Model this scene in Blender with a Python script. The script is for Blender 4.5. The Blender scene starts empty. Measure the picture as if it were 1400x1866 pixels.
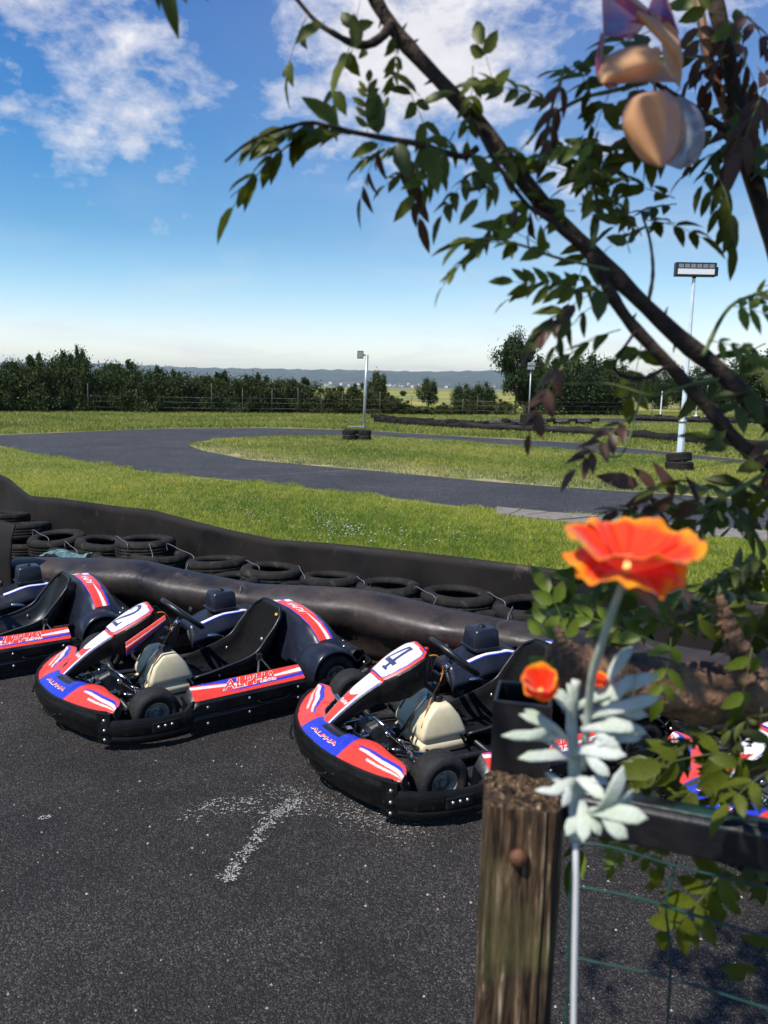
import bpy, math, random
import numpy as np
from mathutils import Vector, Matrix
SC = bpy.context.scene
COL = SC.collection
PI = math.pi
R = math.radians

# ------------------------------------------------------------------ camera, world, sun
CAM_H, PITCH, ROLL = 1.86, 9.25, 1.0
_p, _r = R(PITCH), R(ROLL)
FW = Vector((0, math.cos(_p), -math.sin(_p)))
_u0 = Vector((0, math.sin(_p), math.cos(_p))); _r0 = Vector((1, 0, 0))
RT = _r0 * math.cos(_r) + _u0 * math.sin(_r)
UP = -_r0 * math.sin(_r) + _u0 * math.cos(_r)
CO = Vector((0, 0, CAM_H))
cd = bpy.data.cameras.new('camera')
cam = bpy.data.objects.new('camera', cd)
COL.objects.link(cam)
cam.matrix_world = Matrix(((RT.x, UP.x, -FW.x, 0), (RT.y, UP.y, -FW.y, 0), (RT.z, UP.z, -FW.z, CAM_H), (0, 0, 0, 1)))
cd.sensor_fit = 'VERTICAL'; cd.sensor_height = 36.0; cd.lens = 36 * 1400 / 1866
cd.clip_start = 0.05; cd.clip_end = 30000
cd.dof.use_dof = True; cd.dof.focus_distance = 4.6; cd.dof.aperture_fstop = 5.4
SC.camera = cam

SUN_DIR = Vector((-0.56, -0.50, 1.14)).normalized()      # towards the sun: high on the left
w = bpy.data.worlds.new('World'); SC.world = w; w.use_nodes = True
nt = w.node_tree; N = nt.nodes; Lk = nt.links
for n in list(N): N.remove(n)
out = N.new('ShaderNodeOutputWorld'); bg = N.new('ShaderNodeBackground'); sky = N.new('ShaderNodeTexSky')
sky.sky_type = 'NISHITA'; sky.sun_disc = False
sky.sun_elevation = math.asin(SUN_DIR.z); sky.sun_rotation = math.atan2(SUN_DIR.x, SUN_DIR.y)
sky.air_density = 1.0; sky.dust_density = 0.6; sky.ozone_density = 2.5
SKY_S = 0.10
bg.inputs['Strength'].default_value = SKY_S
hs = N.new('ShaderNodeHueSaturation'); hs.inputs['Saturation'].default_value = 1.25; hs.inputs['Value'].default_value = 1.0
Lk.new(sky.outputs[0], hs.inputs['Color'])
tc = N.new('ShaderNodeTexCoord'); sx = N.new('ShaderNodeSeparateXYZ'); Lk.new(tc.outputs['Generated'], sx.inputs[0])
gr = N.new('ShaderNodeValToRGB'); ge = gr.color_ramp.elements      # the sky's own colour from the horizon up
GRADE = ((0, (2.35, 2.15, 2.05)), (.06, (1.95, 1.68, 1.62)), (.11, (1.38, 1.44, 1.38)), (.18, (.74, 1.07, 1.14)), (.28, (.42, .92, 1.14)), (.45, (.36, .76, 1.14)), (1.0, (.40, .70, 1.05)))
ge[0].position = 0; ge[0].color = (*[c / 2 for c in GRADE[0][1]], 1); ge[1].position = 1; ge[1].color = (*[c / 2 for c in GRADE[-1][1]], 1)
for p_, c_ in GRADE[1:-1]: q_ = ge.new(p_); q_.color = (*[c / 2 for c in c_], 1)
Lk.new(sx.outputs[2], gr.inputs[0])
gm = N.new('ShaderNodeVectorMath'); gm.operation = 'MULTIPLY'; Lk.new(hs.outputs[0], gm.inputs[0]); Lk.new(gr.outputs[0], gm.inputs[1])
gs = N.new('ShaderNodeVectorMath'); gs.operation = 'SCALE'; gs.inputs['Scale'].default_value = 2.0; Lk.new(gm.outputs[0], gs.inputs[0])
def M_(op, a=None, b=None, c=None, clamp=False):
    n = N.new('ShaderNodeMath'); n.operation = op; n.use_clamp = clamp
    for i, v in enumerate((a, b, c)):
        if v is None: continue
        if hasattr(v, 'type') or hasattr(v, 'links'): Lk.new(v, n.inputs[i])
        else: n.inputs[i].default_value = v
    return n.outputs[0]
zc = M_('MAXIMUM', sx.outputs[2], 0.02)
zz = M_('ADD', zc, 0.12)
cu = M_('DIVIDE', sx.outputs[0], zz); cv = M_('DIVIDE', sx.outputs[1], zz)
cvec = N.new('ShaderNodeCombineXYZ'); Lk.new(cu, cvec.inputs[0]); Lk.new(cv, cvec.inputs[1])
def noise(scale, detail, rough, dist=0.0, vec=None, off=0.0):
    n = N.new('ShaderNodeTexNoise'); n.inputs['Scale'].default_value = scale; n.inputs['Detail'].default_value = detail
    n.inputs['Roughness'].default_value = rough; n.inputs['Distortion'].default_value = dist
    mp = N.new('ShaderNodeMapping'); mp.inputs['Location'].default_value = (off, off * .7, 0)
    Lk.new(vec or cvec.outputs[0], mp.inputs[0]); Lk.new(mp.outputs[0], n.inputs['Vector'])
    return n.outputs['Fac']
def blob(x, y, z, rad, soft):          # smooth mask round a direction of the sky
    d = Vector((x, y, z)).normalized()
    vm = N.new('ShaderNodeVectorMath'); vm.operation = 'DISTANCE'; Lk.new(tc.outputs['Generated'], vm.inputs[0]); vm.inputs[1].default_value = d
    return M_('SUBTRACT', 1.0, M_('DIVIDE', M_('SUBTRACT', vm.outputs['Value'], rad - soft), 2 * soft), clamp=True)
def sky_dir(px, py):
    return (FW + RT * ((px - 700) / 1400) + UP * ((933 - py) / 1400)).normalized()
# cumulus banks: where they stand in the sky
masks = None
for (px, py, rad, soft, amp) in ((760, 40, .17, .10, .34), (600, 70, .10, .08, .26), (900, 120, .10, .08, .26), (1080, 230, .09, .07, .20), (60, 10, .12, .10, .27), (110, 215, .08, .06, .25), (240, 232, .045, .035, .22),
                                  (320, 165, .08, .06, .22), (170, 130, .09, .06, .17), (50, 150, .10, .07, .17), (450, 190, .07, .05, .12), (1180, -260, .3, .2, .2), (-450, -220, .3, .15, .2)):
    d = sky_dir(px, py); b = M_('MULTIPLY', blob(d.x, d.y, d.z, rad, soft), amp)
    masks = b if masks is None else M_('MAXIMUM', masks, b)
st3 = N.new('ShaderNodeMapping'); st3.inputs['Scale'].default_value = (1, 1, 1.7); Lk.new(tc.outputs['Generated'], st3.inputs[0])
n1 = noise(6.5, 8, .58, .2, vec=st3.outputs[0], off=3.1); n2 = noise(19.0, 7, .62, .15, vec=st3.outputs[0], off=8.3)
dens = M_('ADD', M_('ADD', M_('MULTIPLY', n1, .62), M_('MULTIPLY', n2, .38)), masks)
cl = M_('SMOOTH_MIN', M_('MULTIPLY', M_('SUBTRACT', dens, .655), 5.5, clamp=True), 1.0, .1, clamp=True)
# thin veils low over the horizon
n3 = noise(1.1, 5, .55, .4, off=1.7)
veil = M_('MULTIPLY', M_('MULTIPLY', M_('SUBTRACT', n3, .5), 4.0, clamp=True), .45)
low = M_('SUBTRACT', 1.0, M_('DIVIDE', sx.outputs[2], .30), clamp=True)
veil = M_('MULTIPLY', veil, low)
rv = sky_dir(1100, 430); veil = M_('ADD', veil, M_('MULTIPLY', M_('MULTIPLY', blob(rv.x, rv.y, rv.z, .34, .30), .22), M_('ADD', .35, n3)))
cover = M_('MAXIMUM', cl, veil, clamp=True)
shade = M_('ADD', M_('MULTIPLY', n2, .35), .72)
ccol = N.new('ShaderNodeMixRGB'); ccol.blend_type = 'MULTIPLY'; ccol.inputs[0].default_value = 1; ccol.inputs[1].default_value = (7.4, 7.3, 7.7, 1)
Lk.new(shade, ccol.inputs[2])
mix = N.new('ShaderNodeMixRGB'); Lk.new(cover, mix.inputs[0]); Lk.new(gs.outputs[0], mix.inputs[1]); Lk.new(ccol.outputs[0], mix.inputs[2])
Lk.new(mix.outputs[0], bg.inputs['Color']); Lk.new(bg.outputs[0], out.inputs['Surface'])

sd = bpy.data.lights.new('sun', 'SUN'); sd.energy = 4.8; sd.angle = R(0.53); sd.color = (1, .955, .88)
so = bpy.data.objects.new('sun', sd); COL.objects.link(so)
so.rotation_mode = 'QUATERNION'; so.rotation_quaternion = (-SUN_DIR).to_track_quat('-Z', 'Y'); so.location = (0, 0, 30)
SC.view_settings.view_transform = 'Standard'; SC.view_settings.look = 'None'; SC.view_settings.exposure = 0.38
SC.view_settings.gamma = 1.0; SC.view_settings.use_curve_mapping = False
SC.render.engine = 'CYCLES'
SC.cycles.max_bounces = 8; SC.cycles.transparent_max_bounces = 8; SC.cycles.volume_bounces = 0

# ------------------------------------------------------------------ where things stand (metres, from survey of the photograph)
def ray(px, py): return FW + RT * ((px - 700) / 1400) + UP * ((933 - py) / 1400)
def G(px, py, z=0.0):
    r = ray(px, py); t = (z - CAM_H) / r.z; return CO + r * t
def P(px, py, d): return CO + ray(px, py) * d

# ------------------------------------------------------------------ helpers
def lin(c): return tuple(((x / 255 + .055) / 1.055) ** 2.4 if x / 255 > .04045 else x / 255 / 12.92 for x in c)
class MB:
    def __init__(s): s.v = []; s.f = []; s.m = []; s.c = None
    def add(s, vs, fs, m=0):
        o = len(s.v); s.v += [tuple(v) for v in vs]; s.f += [tuple(i + o for i in f) for f in fs]; s.m += [m] * len(fs); return o
    def box(s, c, d, m=0, rot=None, taper=1.0):
        vs = []
        for z in (-1, 1):
            k = taper if z > 0 else 1
            for x, y in ((-1, -1), (1, -1), (1, 1), (-1, 1)):
                v = Vector((x * d[0] / 2 * k, y * d[1] / 2 * k, z * d[2] / 2))
                if rot is not None: v = rot @ v
                vs.append(v + Vector(c))
        s.add(vs, [(3, 2, 1, 0), (4, 5, 6, 7), (0, 1, 5, 4), (1, 2, 6, 5), (2, 3, 7, 6), (3, 0, 4, 7)], m)
    def rings(s, rs, closed=True, cap=True, m=0, loop=False):
        n = len(rs[0]); vs = [v for r in rs for v in r]; fs = []
        k = n if closed else n - 1; L = len(rs)
        for i in range(L if loop else L - 1):
            a, b = i * n, ((i + 1) % L) * n
            for j in range(k):
                j2 = (j + 1) % n; fs.append((a + j, a + j2, b + j2, b + j))
        if cap and closed and not loop:
            fs.append(tuple(reversed(range(n)))); fs.append(tuple(range((L - 1) * n, L * n)))
        s.add(vs, fs, m)
    def tube(s, pts, r, seg=8, m=0, cap=True, loop=False):
        pts = [Vector(p) for p in pts]; rr = r if hasattr(r, '__len__') else [r] * len(pts)
        rs = []; prev = None; L = len(pts)
        for i, p in enumerate(pts):
            if loop: t = (pts[(i + 1) % L] - pts[i - 1]).normalized()
            else: t = (pts[min(i + 1, L - 1)] - pts[max(i - 1, 0)]).normalized()
            if prev is None: prev = t.orthogonal().normalized()
            u = (prev - t * prev.dot(t)).normalized(); prev = u; v = t.cross(u)
            rs.append([p + (u * math.cos(2 * PI * k / seg) + v * math.sin(2 * PI * k / seg)) * rr[i] for k in range(seg)])
        s.rings(rs, True, cap, m, loop)
    def lathe(s, prof, seg=32, m=0, axis='z', c=(0, 0, 0), cap=False, closedprof=False):
        rs = []
        for k in range(seg):
            a = 2 * PI * k / seg; ca, sa = math.cos(a), math.sin(a)
            ring = []
            for (r, h) in prof:
                if axis == 'z': v = (r * ca, r * sa, h)
                elif axis == 'y': v = (r * ca, h, r * sa)
                else: v = (h, r * ca, r * sa)
                ring.append((v[0] + c[0], v[1] + c[1], v[2] + c[2]))
            rs.append(ring)
        if axis == 'y': rs = rs[::-1]
        n = len(prof); vs = [v for r in rs for v in r]; fs = []
        for i in range(seg):
            a, b = i * n, ((i + 1) % seg) * n
            for j in range(n if closedprof else n - 1):
                j2 = (j + 1) % n; fs.append((a + j, b + j, b + j2, a + j2))
        s.add(vs, fs, m)
def mesh_of(mb, name, mats, smooth=True, colors=None):
    me = bpy.data.meshes.new(name); me.from_pydata(mb.v, [], mb.f)
    for mt in (mats if isinstance(mats, (list, tuple)) else [mats]): me.materials.append(mt)
    if any(mb.m): me.polygons.foreach_set('material_index', mb.m)
    if smooth: me.polygons.foreach_set('use_smooth', [True] * len(me.polygons))
    if colors is not None:
        at = me.color_attributes.new('print', 'FLOAT_COLOR', 'POINT')
        at.data.foreach_set('color', np.array(colors, dtype=np.float32).ravel())
    me.update(); return me
def fix_normals(me):
    import bmesh
    bm = bmesh.new(); bm.from_mesh(me); bmesh.ops.recalc_face_normals(bm, faces=bm.faces); bm.to_mesh(me); bm.free()
def obj(name, mb, mats, parent=None, smooth=True, fix=False, edge=None, colors=None, bevel=0, sub=0, solid=0):
    me = mb if isinstance(mb, bpy.types.Mesh) else mesh_of(mb, name, mats, smooth, colors)
    if fix: fix_normals(me)
    if edge is not None and smooth: me.set_sharp_from_angle(angle=R(edge))
    o = bpy.data.objects.new(name, me); COL.objects.link(o)
    if parent is not None: o.parent = parent
    if solid: md = o.modifiers.new('solid', 'SOLIDIFY'); md.thickness = solid; md.offset = -1
    if bevel: md = o.modifiers.new('bevel', 'BEVEL'); md.width = bevel; md.segments = 2; md.limit_method = 'ANGLE'; md.angle_limit = R(40)
    if sub: md = o.modifiers.new('sub', 'SUBSURF'); md.levels = sub; md.render_levels = sub
    return o
def thing(name, label, cat, loc=(0, 0, 0), rz=0.0, group=None):
    o = bpy.data.objects.new(name, None); COL.objects.link(o); o.location = loc; o.rotation_euler = (0, 0, rz)
    o.empty_display_size = .1
    return tag(o, label, cat, group)
def tag(o, label, cat, group=None):
    o['label'] = label; o['category'] = cat
    if group: o['group'] = group
    return o
def struct(o): o['kind'] = 'structure'; return o
def stuff(o, label=None, cat=None):
    o['kind'] = 'stuff'
    if label: o['label'] = label
    if cat: o['category'] = cat
    return o
def clone(o, parent=None):
    c = o.copy(); COL.objects.link(c); c.parent = parent
    for ch in KIDS.get(o.name, []): clone(ch, c)
    return c
KIDS = {}
def index_kids():
    KIDS.clear()
    for o in bpy.data.objects:
        if o.parent is not None: KIDS.setdefault(o.parent.name, []).append(o)
def cr(pts, n):                        # Catmull-Rom through points, n samples
    pts = [np.array(p, float) for p in pts]; L = len(pts) - 1; res = []
    for i in range(n):
        t = i / (n - 1) * L; k = min(int(t), L - 1); f = t - k
        p0 = pts[k - 1] if k > 0 else 2 * pts[0] - pts[1]; p1 = pts[k]; p2 = pts[k + 1]; p3 = pts[k + 2] if k + 2 <= L else 2 * pts[L] - pts[L - 1]
        res.append(.5 * (2 * p1 + (p2 - p0) * f + (2 * p0 - 5 * p1 + 4 * p2 - p3) * f * f + (3 * p1 - p0 - 3 * p2 + p3) * f ** 3))
    return res
def sstep(a, b, x): t = min(max((x - a) / (b - a), 0), 1); return t * t * (3 - 2 * t)
def lerp(a, b, t): return a + (b - a) * t

# ------------------------------------------------------------------ materials
def mat(name, col, rough=.6, metal=0.0, col2=None, nscale=8.0, nfac=1.0, bump=0.0, bscale=60.0, spec=.5, trans=0.0, attr=None, coat=0.0, ramp=(.35, .65), stretch=(1, 1, 1), dust=None, rvar=0.0, coord='Object'):
    m = bpy.data.materials.new(name); m.use_nodes = True; t = m.node_tree; n = t.nodes; b = n['Principled BSDF']
    b.inputs['Roughness'].default_value = rough; b.inputs['Metallic'].default_value = metal
    b.inputs['Specular IOR Level'].default_value = spec; b.inputs['Coat Weight'].default_value = coat
    b.inputs['Base Color'].default_value = (*col, 1)
    co = n.new('ShaderNodeTexCoord'); mp = n.new('ShaderNodeMapping'); mp.inputs['Scale'].default_value = stretch
    t.links.new(co.outputs[coord], mp.inputs[0])
    src = None
    if attr:
        a = n.new('ShaderNodeVertexColor'); a.layer_name = attr; src = a.outputs['Color']
    if col2 is not None or (attr and nfac < 1.0):
        no = n.new('ShaderNodeTexNoise'); no.inputs['Scale'].default_value = nscale; no.inputs['Detail'].default_value = 7; no.inputs['Roughness'].default_value = .62
        t.links.new(mp.outputs[0], no.inputs['Vector'])
        mr = n.new('ShaderNodeMapRange'); mr.inputs[1].default_value = ramp[0]; mr.inputs[2].default_value = ramp[1]
        t.links.new(no.outputs['Fac'], mr.inputs[0])
        mx = n.new('ShaderNodeMixRGB')
        if src is not None:
            mx.blend_type = 'MULTIPLY'; mx.inputs[0].default_value = 1 - nfac; t.links.new(src, mx.inputs[1]); t.links.new(mr.outputs[0], mx.inputs[2])
        else:
            mx.inputs[1].default_value = (*col, 1); mx.inputs[2].default_value = (*col2, 1); t.links.new(mr.outputs[0], mx.inputs[0])
        src = mx.outputs[0]
        if rvar:
            m2 = n.new('ShaderNodeMapRange'); m2.inputs[3].default_value = rough - rvar; m2.inputs[4].default_value = rough + rvar; t.links.new(mr.outputs[0], m2.inputs[0]); t.links.new(m2.outputs[0], b.inputs['Roughness'])
    if dust is not None:               # dust and scuffs with shapes of their own
        n2 = n.new('ShaderNodeTexNoise'); n2.inputs['Scale'].default_value = dust[1]; n2.inputs['Detail'].default_value = 10; n2.inputs['Roughness'].default_value = .7; n2.inputs['Distortion'].default_value = .6
        t.links.new(co.outputs[coord], n2.inputs['Vector'])
        m3 = n.new('ShaderNodeMapRange'); m3.inputs[1].default_value = dust[2]; m3.inputs[2].default_value = dust[2] + .18; m3.inputs[4].default_value = dust[3]; t.links.new(n2.outputs['Fac'], m3.inputs[0])
        mx = n.new('ShaderNodeMixRGB'); t.links.new(m3.outputs[0], mx.inputs[0])
        if src is not None: t.links.new(src, mx.inputs[1])
        else: mx.inputs[1].default_value = (*col, 1)
        mx.inputs[2].default_value = (*dust[0], 1); src = mx.outputs[0]
    if src is not None: t.links.new(src, b.inputs['Base Color'])
    if bump:
        nb = n.new('ShaderNodeTexNoise'); nb.inputs['Scale'].default_value = bscale; nb.inputs['Detail'].default_value = 6; t.links.new(mp.outputs[0], nb.inputs['Vector'])
        bp = n.new('ShaderNodeBump'); bp.inputs['Strength'].default_value = bump; bp.inputs['Distance'].default_value = .01
        t.links.new(nb.outputs['Fac'], bp.inputs['Height']); t.links.new(bp.outputs[0], b.inputs['Normal'])
    if trans:
        tr = n.new('ShaderNodeBsdfTranslucent'); ms = n.new('ShaderNodeMixShader'); ms.inputs[0].default_value = trans
        if src is not None: t.links.new(src, tr.inputs[0])
        else: tr.inputs[0].default_value = (*col, 1)
        t.links.new(b.outputs[0], ms.inputs[1]); t.links.new(tr.outputs[0], ms.inputs[2]); t.links.new(ms.outputs[0], n['Material Output'].inputs[0])
    return m
MT = {}
MT['plastic'] = mat('black_plastic', (.004, .004, .0045), .40, spec=.35, col2=(.011, .0105, .0105), nscale=14, bump=.12, bscale=90, dust=((.16, .14, .12), 26, .60, .35), rvar=.1)
MT['bumper'] = mat('scuffed_bumper', (.0035, .0035, .0037), .40, col2=(.007, .0068, .0065), nscale=9, bump=.22, bscale=26, spec=.26, stretch=(1, 1, 2.4), dust=((.13, .115, .10), 40, .60, .38), rvar=.12)
MT['pod'] = mat('pod_plastic', (.005, .0055, .007), .36, spec=.35, col2=(.009, .009, .010), nscale=10, bump=.08, bscale=50, dust=((.14, .13, .12), 22, .62, .3), rvar=.1)
MT['hood'] = mat('blue_black_plastic', (.009, .011, .020), .34, spec=.42, col2=(.014, .016, .026), nscale=7, bump=.06, bscale=40, dust=((.2, .2, .2), 30, .6, .25), rvar=.08)
MT['seat'] = mat('seat_shell', (.006, .006, .007), .38, col2=(.012, .012, .012), nscale=12, bump=.1, bscale=160)
MT['seatcloth'] = mat('seat_felt', (.006, .006, .007), .95, col2=(.01, .01, .01), nscale=30, bump=.3, bscale=300, spec=.1)
MT['kart_tyre'] = mat('kart_tyre_rubber', (.009, .009, .009), .72, spec=.3, col2=(.020, .019, .018), nscale=30, bump=.25, bscale=160, dust=((.13, .12, .11), 60, .58, .35))
MT['chrome'] = mat('bare_steel', (.55, .55, .55), .22, 1.0, col2=(.30, .28, .26), nscale=40, ramp=(.5, .8))
MT['dull'] = mat('dull_steel', (.30, .30, .30), .45, 1.0, col2=(.10, .09, .08), nscale=30)
MT['bolt'] = mat('bolt_zinc', (.45, .45, .43), .4, .8)
MT['frame'] = mat('black_frame', (.02, .02, .022), .4, .3, dust=((.15, .13, .11), 30, .55, .4))
MT['rim'] = mat('rim_cast', (.62, .58, .50), .42, .45, col2=(.40, .31, .20), nscale=25, ramp=(.4, .6))
MT['tank'] = mat('fuel_tank_plastic', (.82, .72, .48), .40, col2=(.70, .54, .28), nscale=10, trans=.22, ramp=(.45, .8), dust=((.33, .22, .10), 22, .62, .4))
MT['print'] = mat('printed_vinyl', (1, 1, 1), .30, attr='print', nfac=.72, nscale=45, coat=.25, ramp=(.25, .6))
MT['white'] = mat('white_vinyl', (.80, .80, .79), .35)
MT['redink'] = mat('red_vinyl', (.62, .035, .025), .35)
MT['navyink'] = mat('navy_vinyl', (.04, .045, .14), .35)
MT['orange'] = mat('orange_cable', (.42, .14, .02), .4)
MT['red'] = mat('red_plastic', (.6, .02, .02), .3)
MT['yellow'] = mat('yellow_vinyl', (.75, .38, .02), .4)
MT['engine'] = mat('engine_cast', (.07, .07, .072), .5, .5, col2=(.02, .02, .02), nscale=20)
MT['sheet'] = mat('rubber_belt', (.0065, .0055, .005), .66, spec=.2, col2=(.016, .012, .010), nscale=2.2, bump=.22, bscale=14, dust=((.16, .11, .075), 6.0, .60, .5), rvar=.12)
MT['beltfront'] = mat('front_belt', (.010, .0095, .0105), .46, spec=.34, col2=(.046, .034, .028), nscale=2.4, bump=.55, bscale=11, dust=((.20, .14, .11), 5.5, .575, .36), rvar=.13)
MT['old_tyre'] = mat('old_tyre_rubber', (.009, .0082, .0075), .80, spec=.2, col2=(.021, .0185, .016), nscale=7, bump=.3, bscale=60, dust=((.10, .09, .07), 14, .55, .6))
MT['wire'] = mat('tie_wire', (.20, .20, .20), .5, .4)
MT['pole'] = mat('galvanised_pole', (.42, .43, .43), .45, .5, col2=(.30, .31, .31), nscale=6)
MT['paleblue'] = mat('pale_blue_paint', (.50, .60, .66), .4, 0, col2=(.62, .70, .74), nscale=9, bump=.1, bscale=30)
MT['lampblack'] = mat('lamp_housing', (.015, .015, .017), .4)
MT['lens'] = mat('lamp_lens', (.72, .74, .76), .15, .0, coat=.5)
MT['led'] = mat('lamp_reflector', (.30, .29, .28), .25, .6)
# ------------------------------------------------------------------ ground, tarmac, track
rng = np.random.default_rng(11)
def sheet_poly(name, pts, z, m, thick=0):
    import bmesh
    bm = bmesh.new(); f = bm.faces.new([bm.verts.new((p[0], p[1], z)) for p in pts]); 
    if f.normal.z < 0: f.normal_flip()
    bm.normal_update()
    if bm.faces[:][0].normal.z < 0: bmesh.ops.reverse_faces(bm, faces=bm.faces)
    bmesh.ops.triangulate(bm, faces=bm.faces)
    me = bpy.data.meshes.new(name); bm.to_mesh(me); bm.free(); me.materials.append(m)
    o = bpy.data.objects.new(name, me); COL.objects.link(o); return struct(o)
def inpoly(x, y, poly):
    c = np.zeros(len(x), bool); n = len(poly); j = n - 1
    for i in range(n):
        xi, yi = poly[i][:2]; xj, yj = poly[j][:2]
        if yi != yj:
            k = ((yi > y) != (yj > y)) & (x < (xj - xi) * (y - yi) / (yj - yi) + xi); c ^= k
        j = i
    return c
def nodes_of(m): return m.node_tree, m.node_tree.nodes, m.node_tree.nodes['Principled BSDF']
def asphalt(name, base, stone, scale, bump, pale, stain):
    m = bpy.data.materials.new(name); m.use_nodes = True; t, n, b = nodes_of(m); L = t.links.new
    co = n.new('ShaderNodeTexCoord')
    v = n.new('ShaderNodeTexVoronoi'); v.inputs['Scale'].default_value = scale; L(co.outputs['Object'], v.inputs['Vector'])
    r = n.new('ShaderNodeValToRGB'); e = r.color_ramp.elements; e[0].position = .0; e[0].color = (*[c * .45 for c in base], 1); e[1].position = 1; e[1].color = (*pale, 1)
    for p, c in ((.45, base), (.80, stone), (.965, [x * 1.8 for x in stone])):
        q = e.new(p); q.color = (*c, 1)
    s = n.new('ShaderNodeSeparateColor'); L(v.outputs['Color'], s.inputs[0]); L(s.outputs[0], r.inputs[0])
    no = n.new('ShaderNodeTexNoise'); no.inputs['Scale'].default_value = .55; no.inputs['Detail'].default_value = 8; no.inputs['Roughness'].default_value = .65; L(co.outputs['Object'], no.inputs['Vector'])
    mr = n.new('ShaderNodeMapRange'); mr.inputs[1].default_value = .3; mr.inputs[2].default_value = .72; mr.inputs[3].default_value = 1 - stain; mr.inputs[4].default_value = 1 + stain; L(no.outputs['Fac'], mr.inputs[0])
    nb = n.new('ShaderNodeTexNoise'); nb.inputs['Scale'].default_value = 2.6; nb.inputs['Detail'].default_value = 9; nb.inputs['Roughness'].default_value = .7; nb.inputs['Distortion'].default_value = .8; L(co.outputs['Object'], nb.inputs['Vector'])
    mrb = n.new('ShaderNodeMapRange'); mrb.inputs[1].default_value = .36; mrb.inputs[2].default_value = .66; mrb.inputs[3].default_value = 1 - stain * .8; mrb.inputs[4].default_value = 1 + stain * .5; L(nb.outputs['Fac'], mrb.inputs[0])
    mm = n.new('ShaderNodeMath'); mm.operation = 'MULTIPLY'; L(mr.outputs[0], mm.inputs[0]); L(mrb.outputs[0], mm.inputs[1])
    mx = n.new('ShaderNodeMixRGB'); mx.blend_type = 'MULTIPLY'; mx.inputs[0].default_value = 1; L(r.outputs[0], mx.inputs[1]); L(mm.outputs[0], mx.inputs[2])
    v2 = n.new('ShaderNodeTexVoronoi'); v2.inputs['Scale'].default_value = scale; v2.feature = 'F1'; L(co.outputs['Object'], v2.inputs['Vector'])
    gap = n.new('ShaderNodeMapRange'); gap.inputs[1].default_value = .25; gap.inputs[2].default_value = .62; gap.inputs[3].default_value = 1; gap.inputs[4].default_value = .25; L(v2.outputs['Distance'], gap.inputs[0])
    mx2 = n.new('ShaderNodeMixRGB'); mx2.blend_type = 'MULTIPLY'; mx2.inputs[0].default_value = .8; L(mx.outputs[0], mx2.inputs[1]); L(gap.outputs[0], mx2.inputs[2])
    L(mx2.outputs[0], b.inputs['Base Color']); b.inputs['Roughness'].default_value = .82; b.inputs['Specular IOR Level'].default_value = .35
    if bump:
        bp = n.new('ShaderNodeBump'); bp.inputs['Strength'].default_value = bump; bp.inputs['Distance'].default_value = .006; bp.invert = True
        L(v2.outputs['Distance'], bp.inputs['Height']); L(bp.outputs[0], b.inputs['Normal'])
    return m
MT['tarmac'] = asphalt('coarse_tarmac', (.029, .0245, .0225), (.062, .053, .047), 170, .9, (.15, .135, .12), .40)
MT['track'] = asphalt('track_tarmac', (.050, .048, .052), (.085, .083, .086), 60, .3, (.16, .155, .15), .34)
MT['soil'] = mat('turf_soil', (.11, .13, .022), .95, col2=(.25, .21, .06), nscale=.9, bump=.5, bscale=12, ramp=(.42, .66))
MT['islandsoil'] = mat('island_soil', (.10, .12, .025), .95, col2=(.34, .28, .14), nscale=.8, bump=.5, bscale=12, ramp=(.38, .62))
MT['farfield'] = mat('far_fields', (.075, .11, .03), .95, col2=(.13, .15, .06), nscale=.012, ramp=(.4, .6))
MT['rape'] = mat('flowering_field', (.30, .25, .03), .9, col2=(.10, .14, .035), nscale=.06, ramp=(.44, .6))
mb = MB()
xs = [-9000, -3000, -900, -300, -100, -50, 50, 100, 300, 900, 3000, 9000]; ys = [-60, 0, 30, 60, 120, 400, 1200, 3000, 9000]
mb.rings([[(x, y, 0) for x in xs] for y in ys], False, False)
me = mesh_of(mb, 'ground', MT['soil'], False); o = bpy.data.objects.new('ground', me); COL.objects.link(o); struct(o)
for p in o.data.polygons:
    if p.normal.z < 0: p.flip()

up_far = [(0, 793), (150, 787), (300, 781), (480, 780), (620, 783), (700, 787), (900, 799), (1050, 807), (1230, 825), (1370, 840)]
isl_top = [(345, 812), (362, 806), (400, 800), (480, 796), (600, 794), (700, 796), (850, 805), (1050, 822), (1200, 832), (1370, 847)]
isl_low = [(1400, 915), (1300, 907), (1150, 897), (1000, 887), (850, 875), (700, 860), (600, 852), (450, 838), (370, 822)]
lo_near = [(1400, 971), (1196, 955), (1066, 942), (950, 934), (850, 924), (700, 905), (600, 895), (480, 880), (350, 868), (250, 857), (150, 841), (60, 826), (0, 812)]
g2 = lambda L_: [tuple(G(*p)[:2]) for p in L_]
TRACK = [(-32, 27.5)] + g2(up_far) + [(45, 15), (45, 5)] + g2(lo_near) + [(-32, 17)]
ISLAND = g2(isl_top) + [(40, 14.5), (40, 11)] + g2(isl_low)
sheet_poly('race_track', TRACK, .004, MT['track'])
sheet_poly('track_island', ISLAND, .009, MT['islandsoil'])
PAD = [(-14, 14), (-9, 12.4), (-5.05, 9.6), (-3.6, 7.6), (-2, 6.75), (-1, 6.1), (0, 5.6), (.9, 5.15), (2.0, 4.55), (4, 3.4), (9, 1.2), (30, -6), (30, -20), (-30, -20), (-30, 14)]
sheet_poly('tarmac_yard', PAD, .004, MT['tarmac'])
mb = MB()
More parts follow.
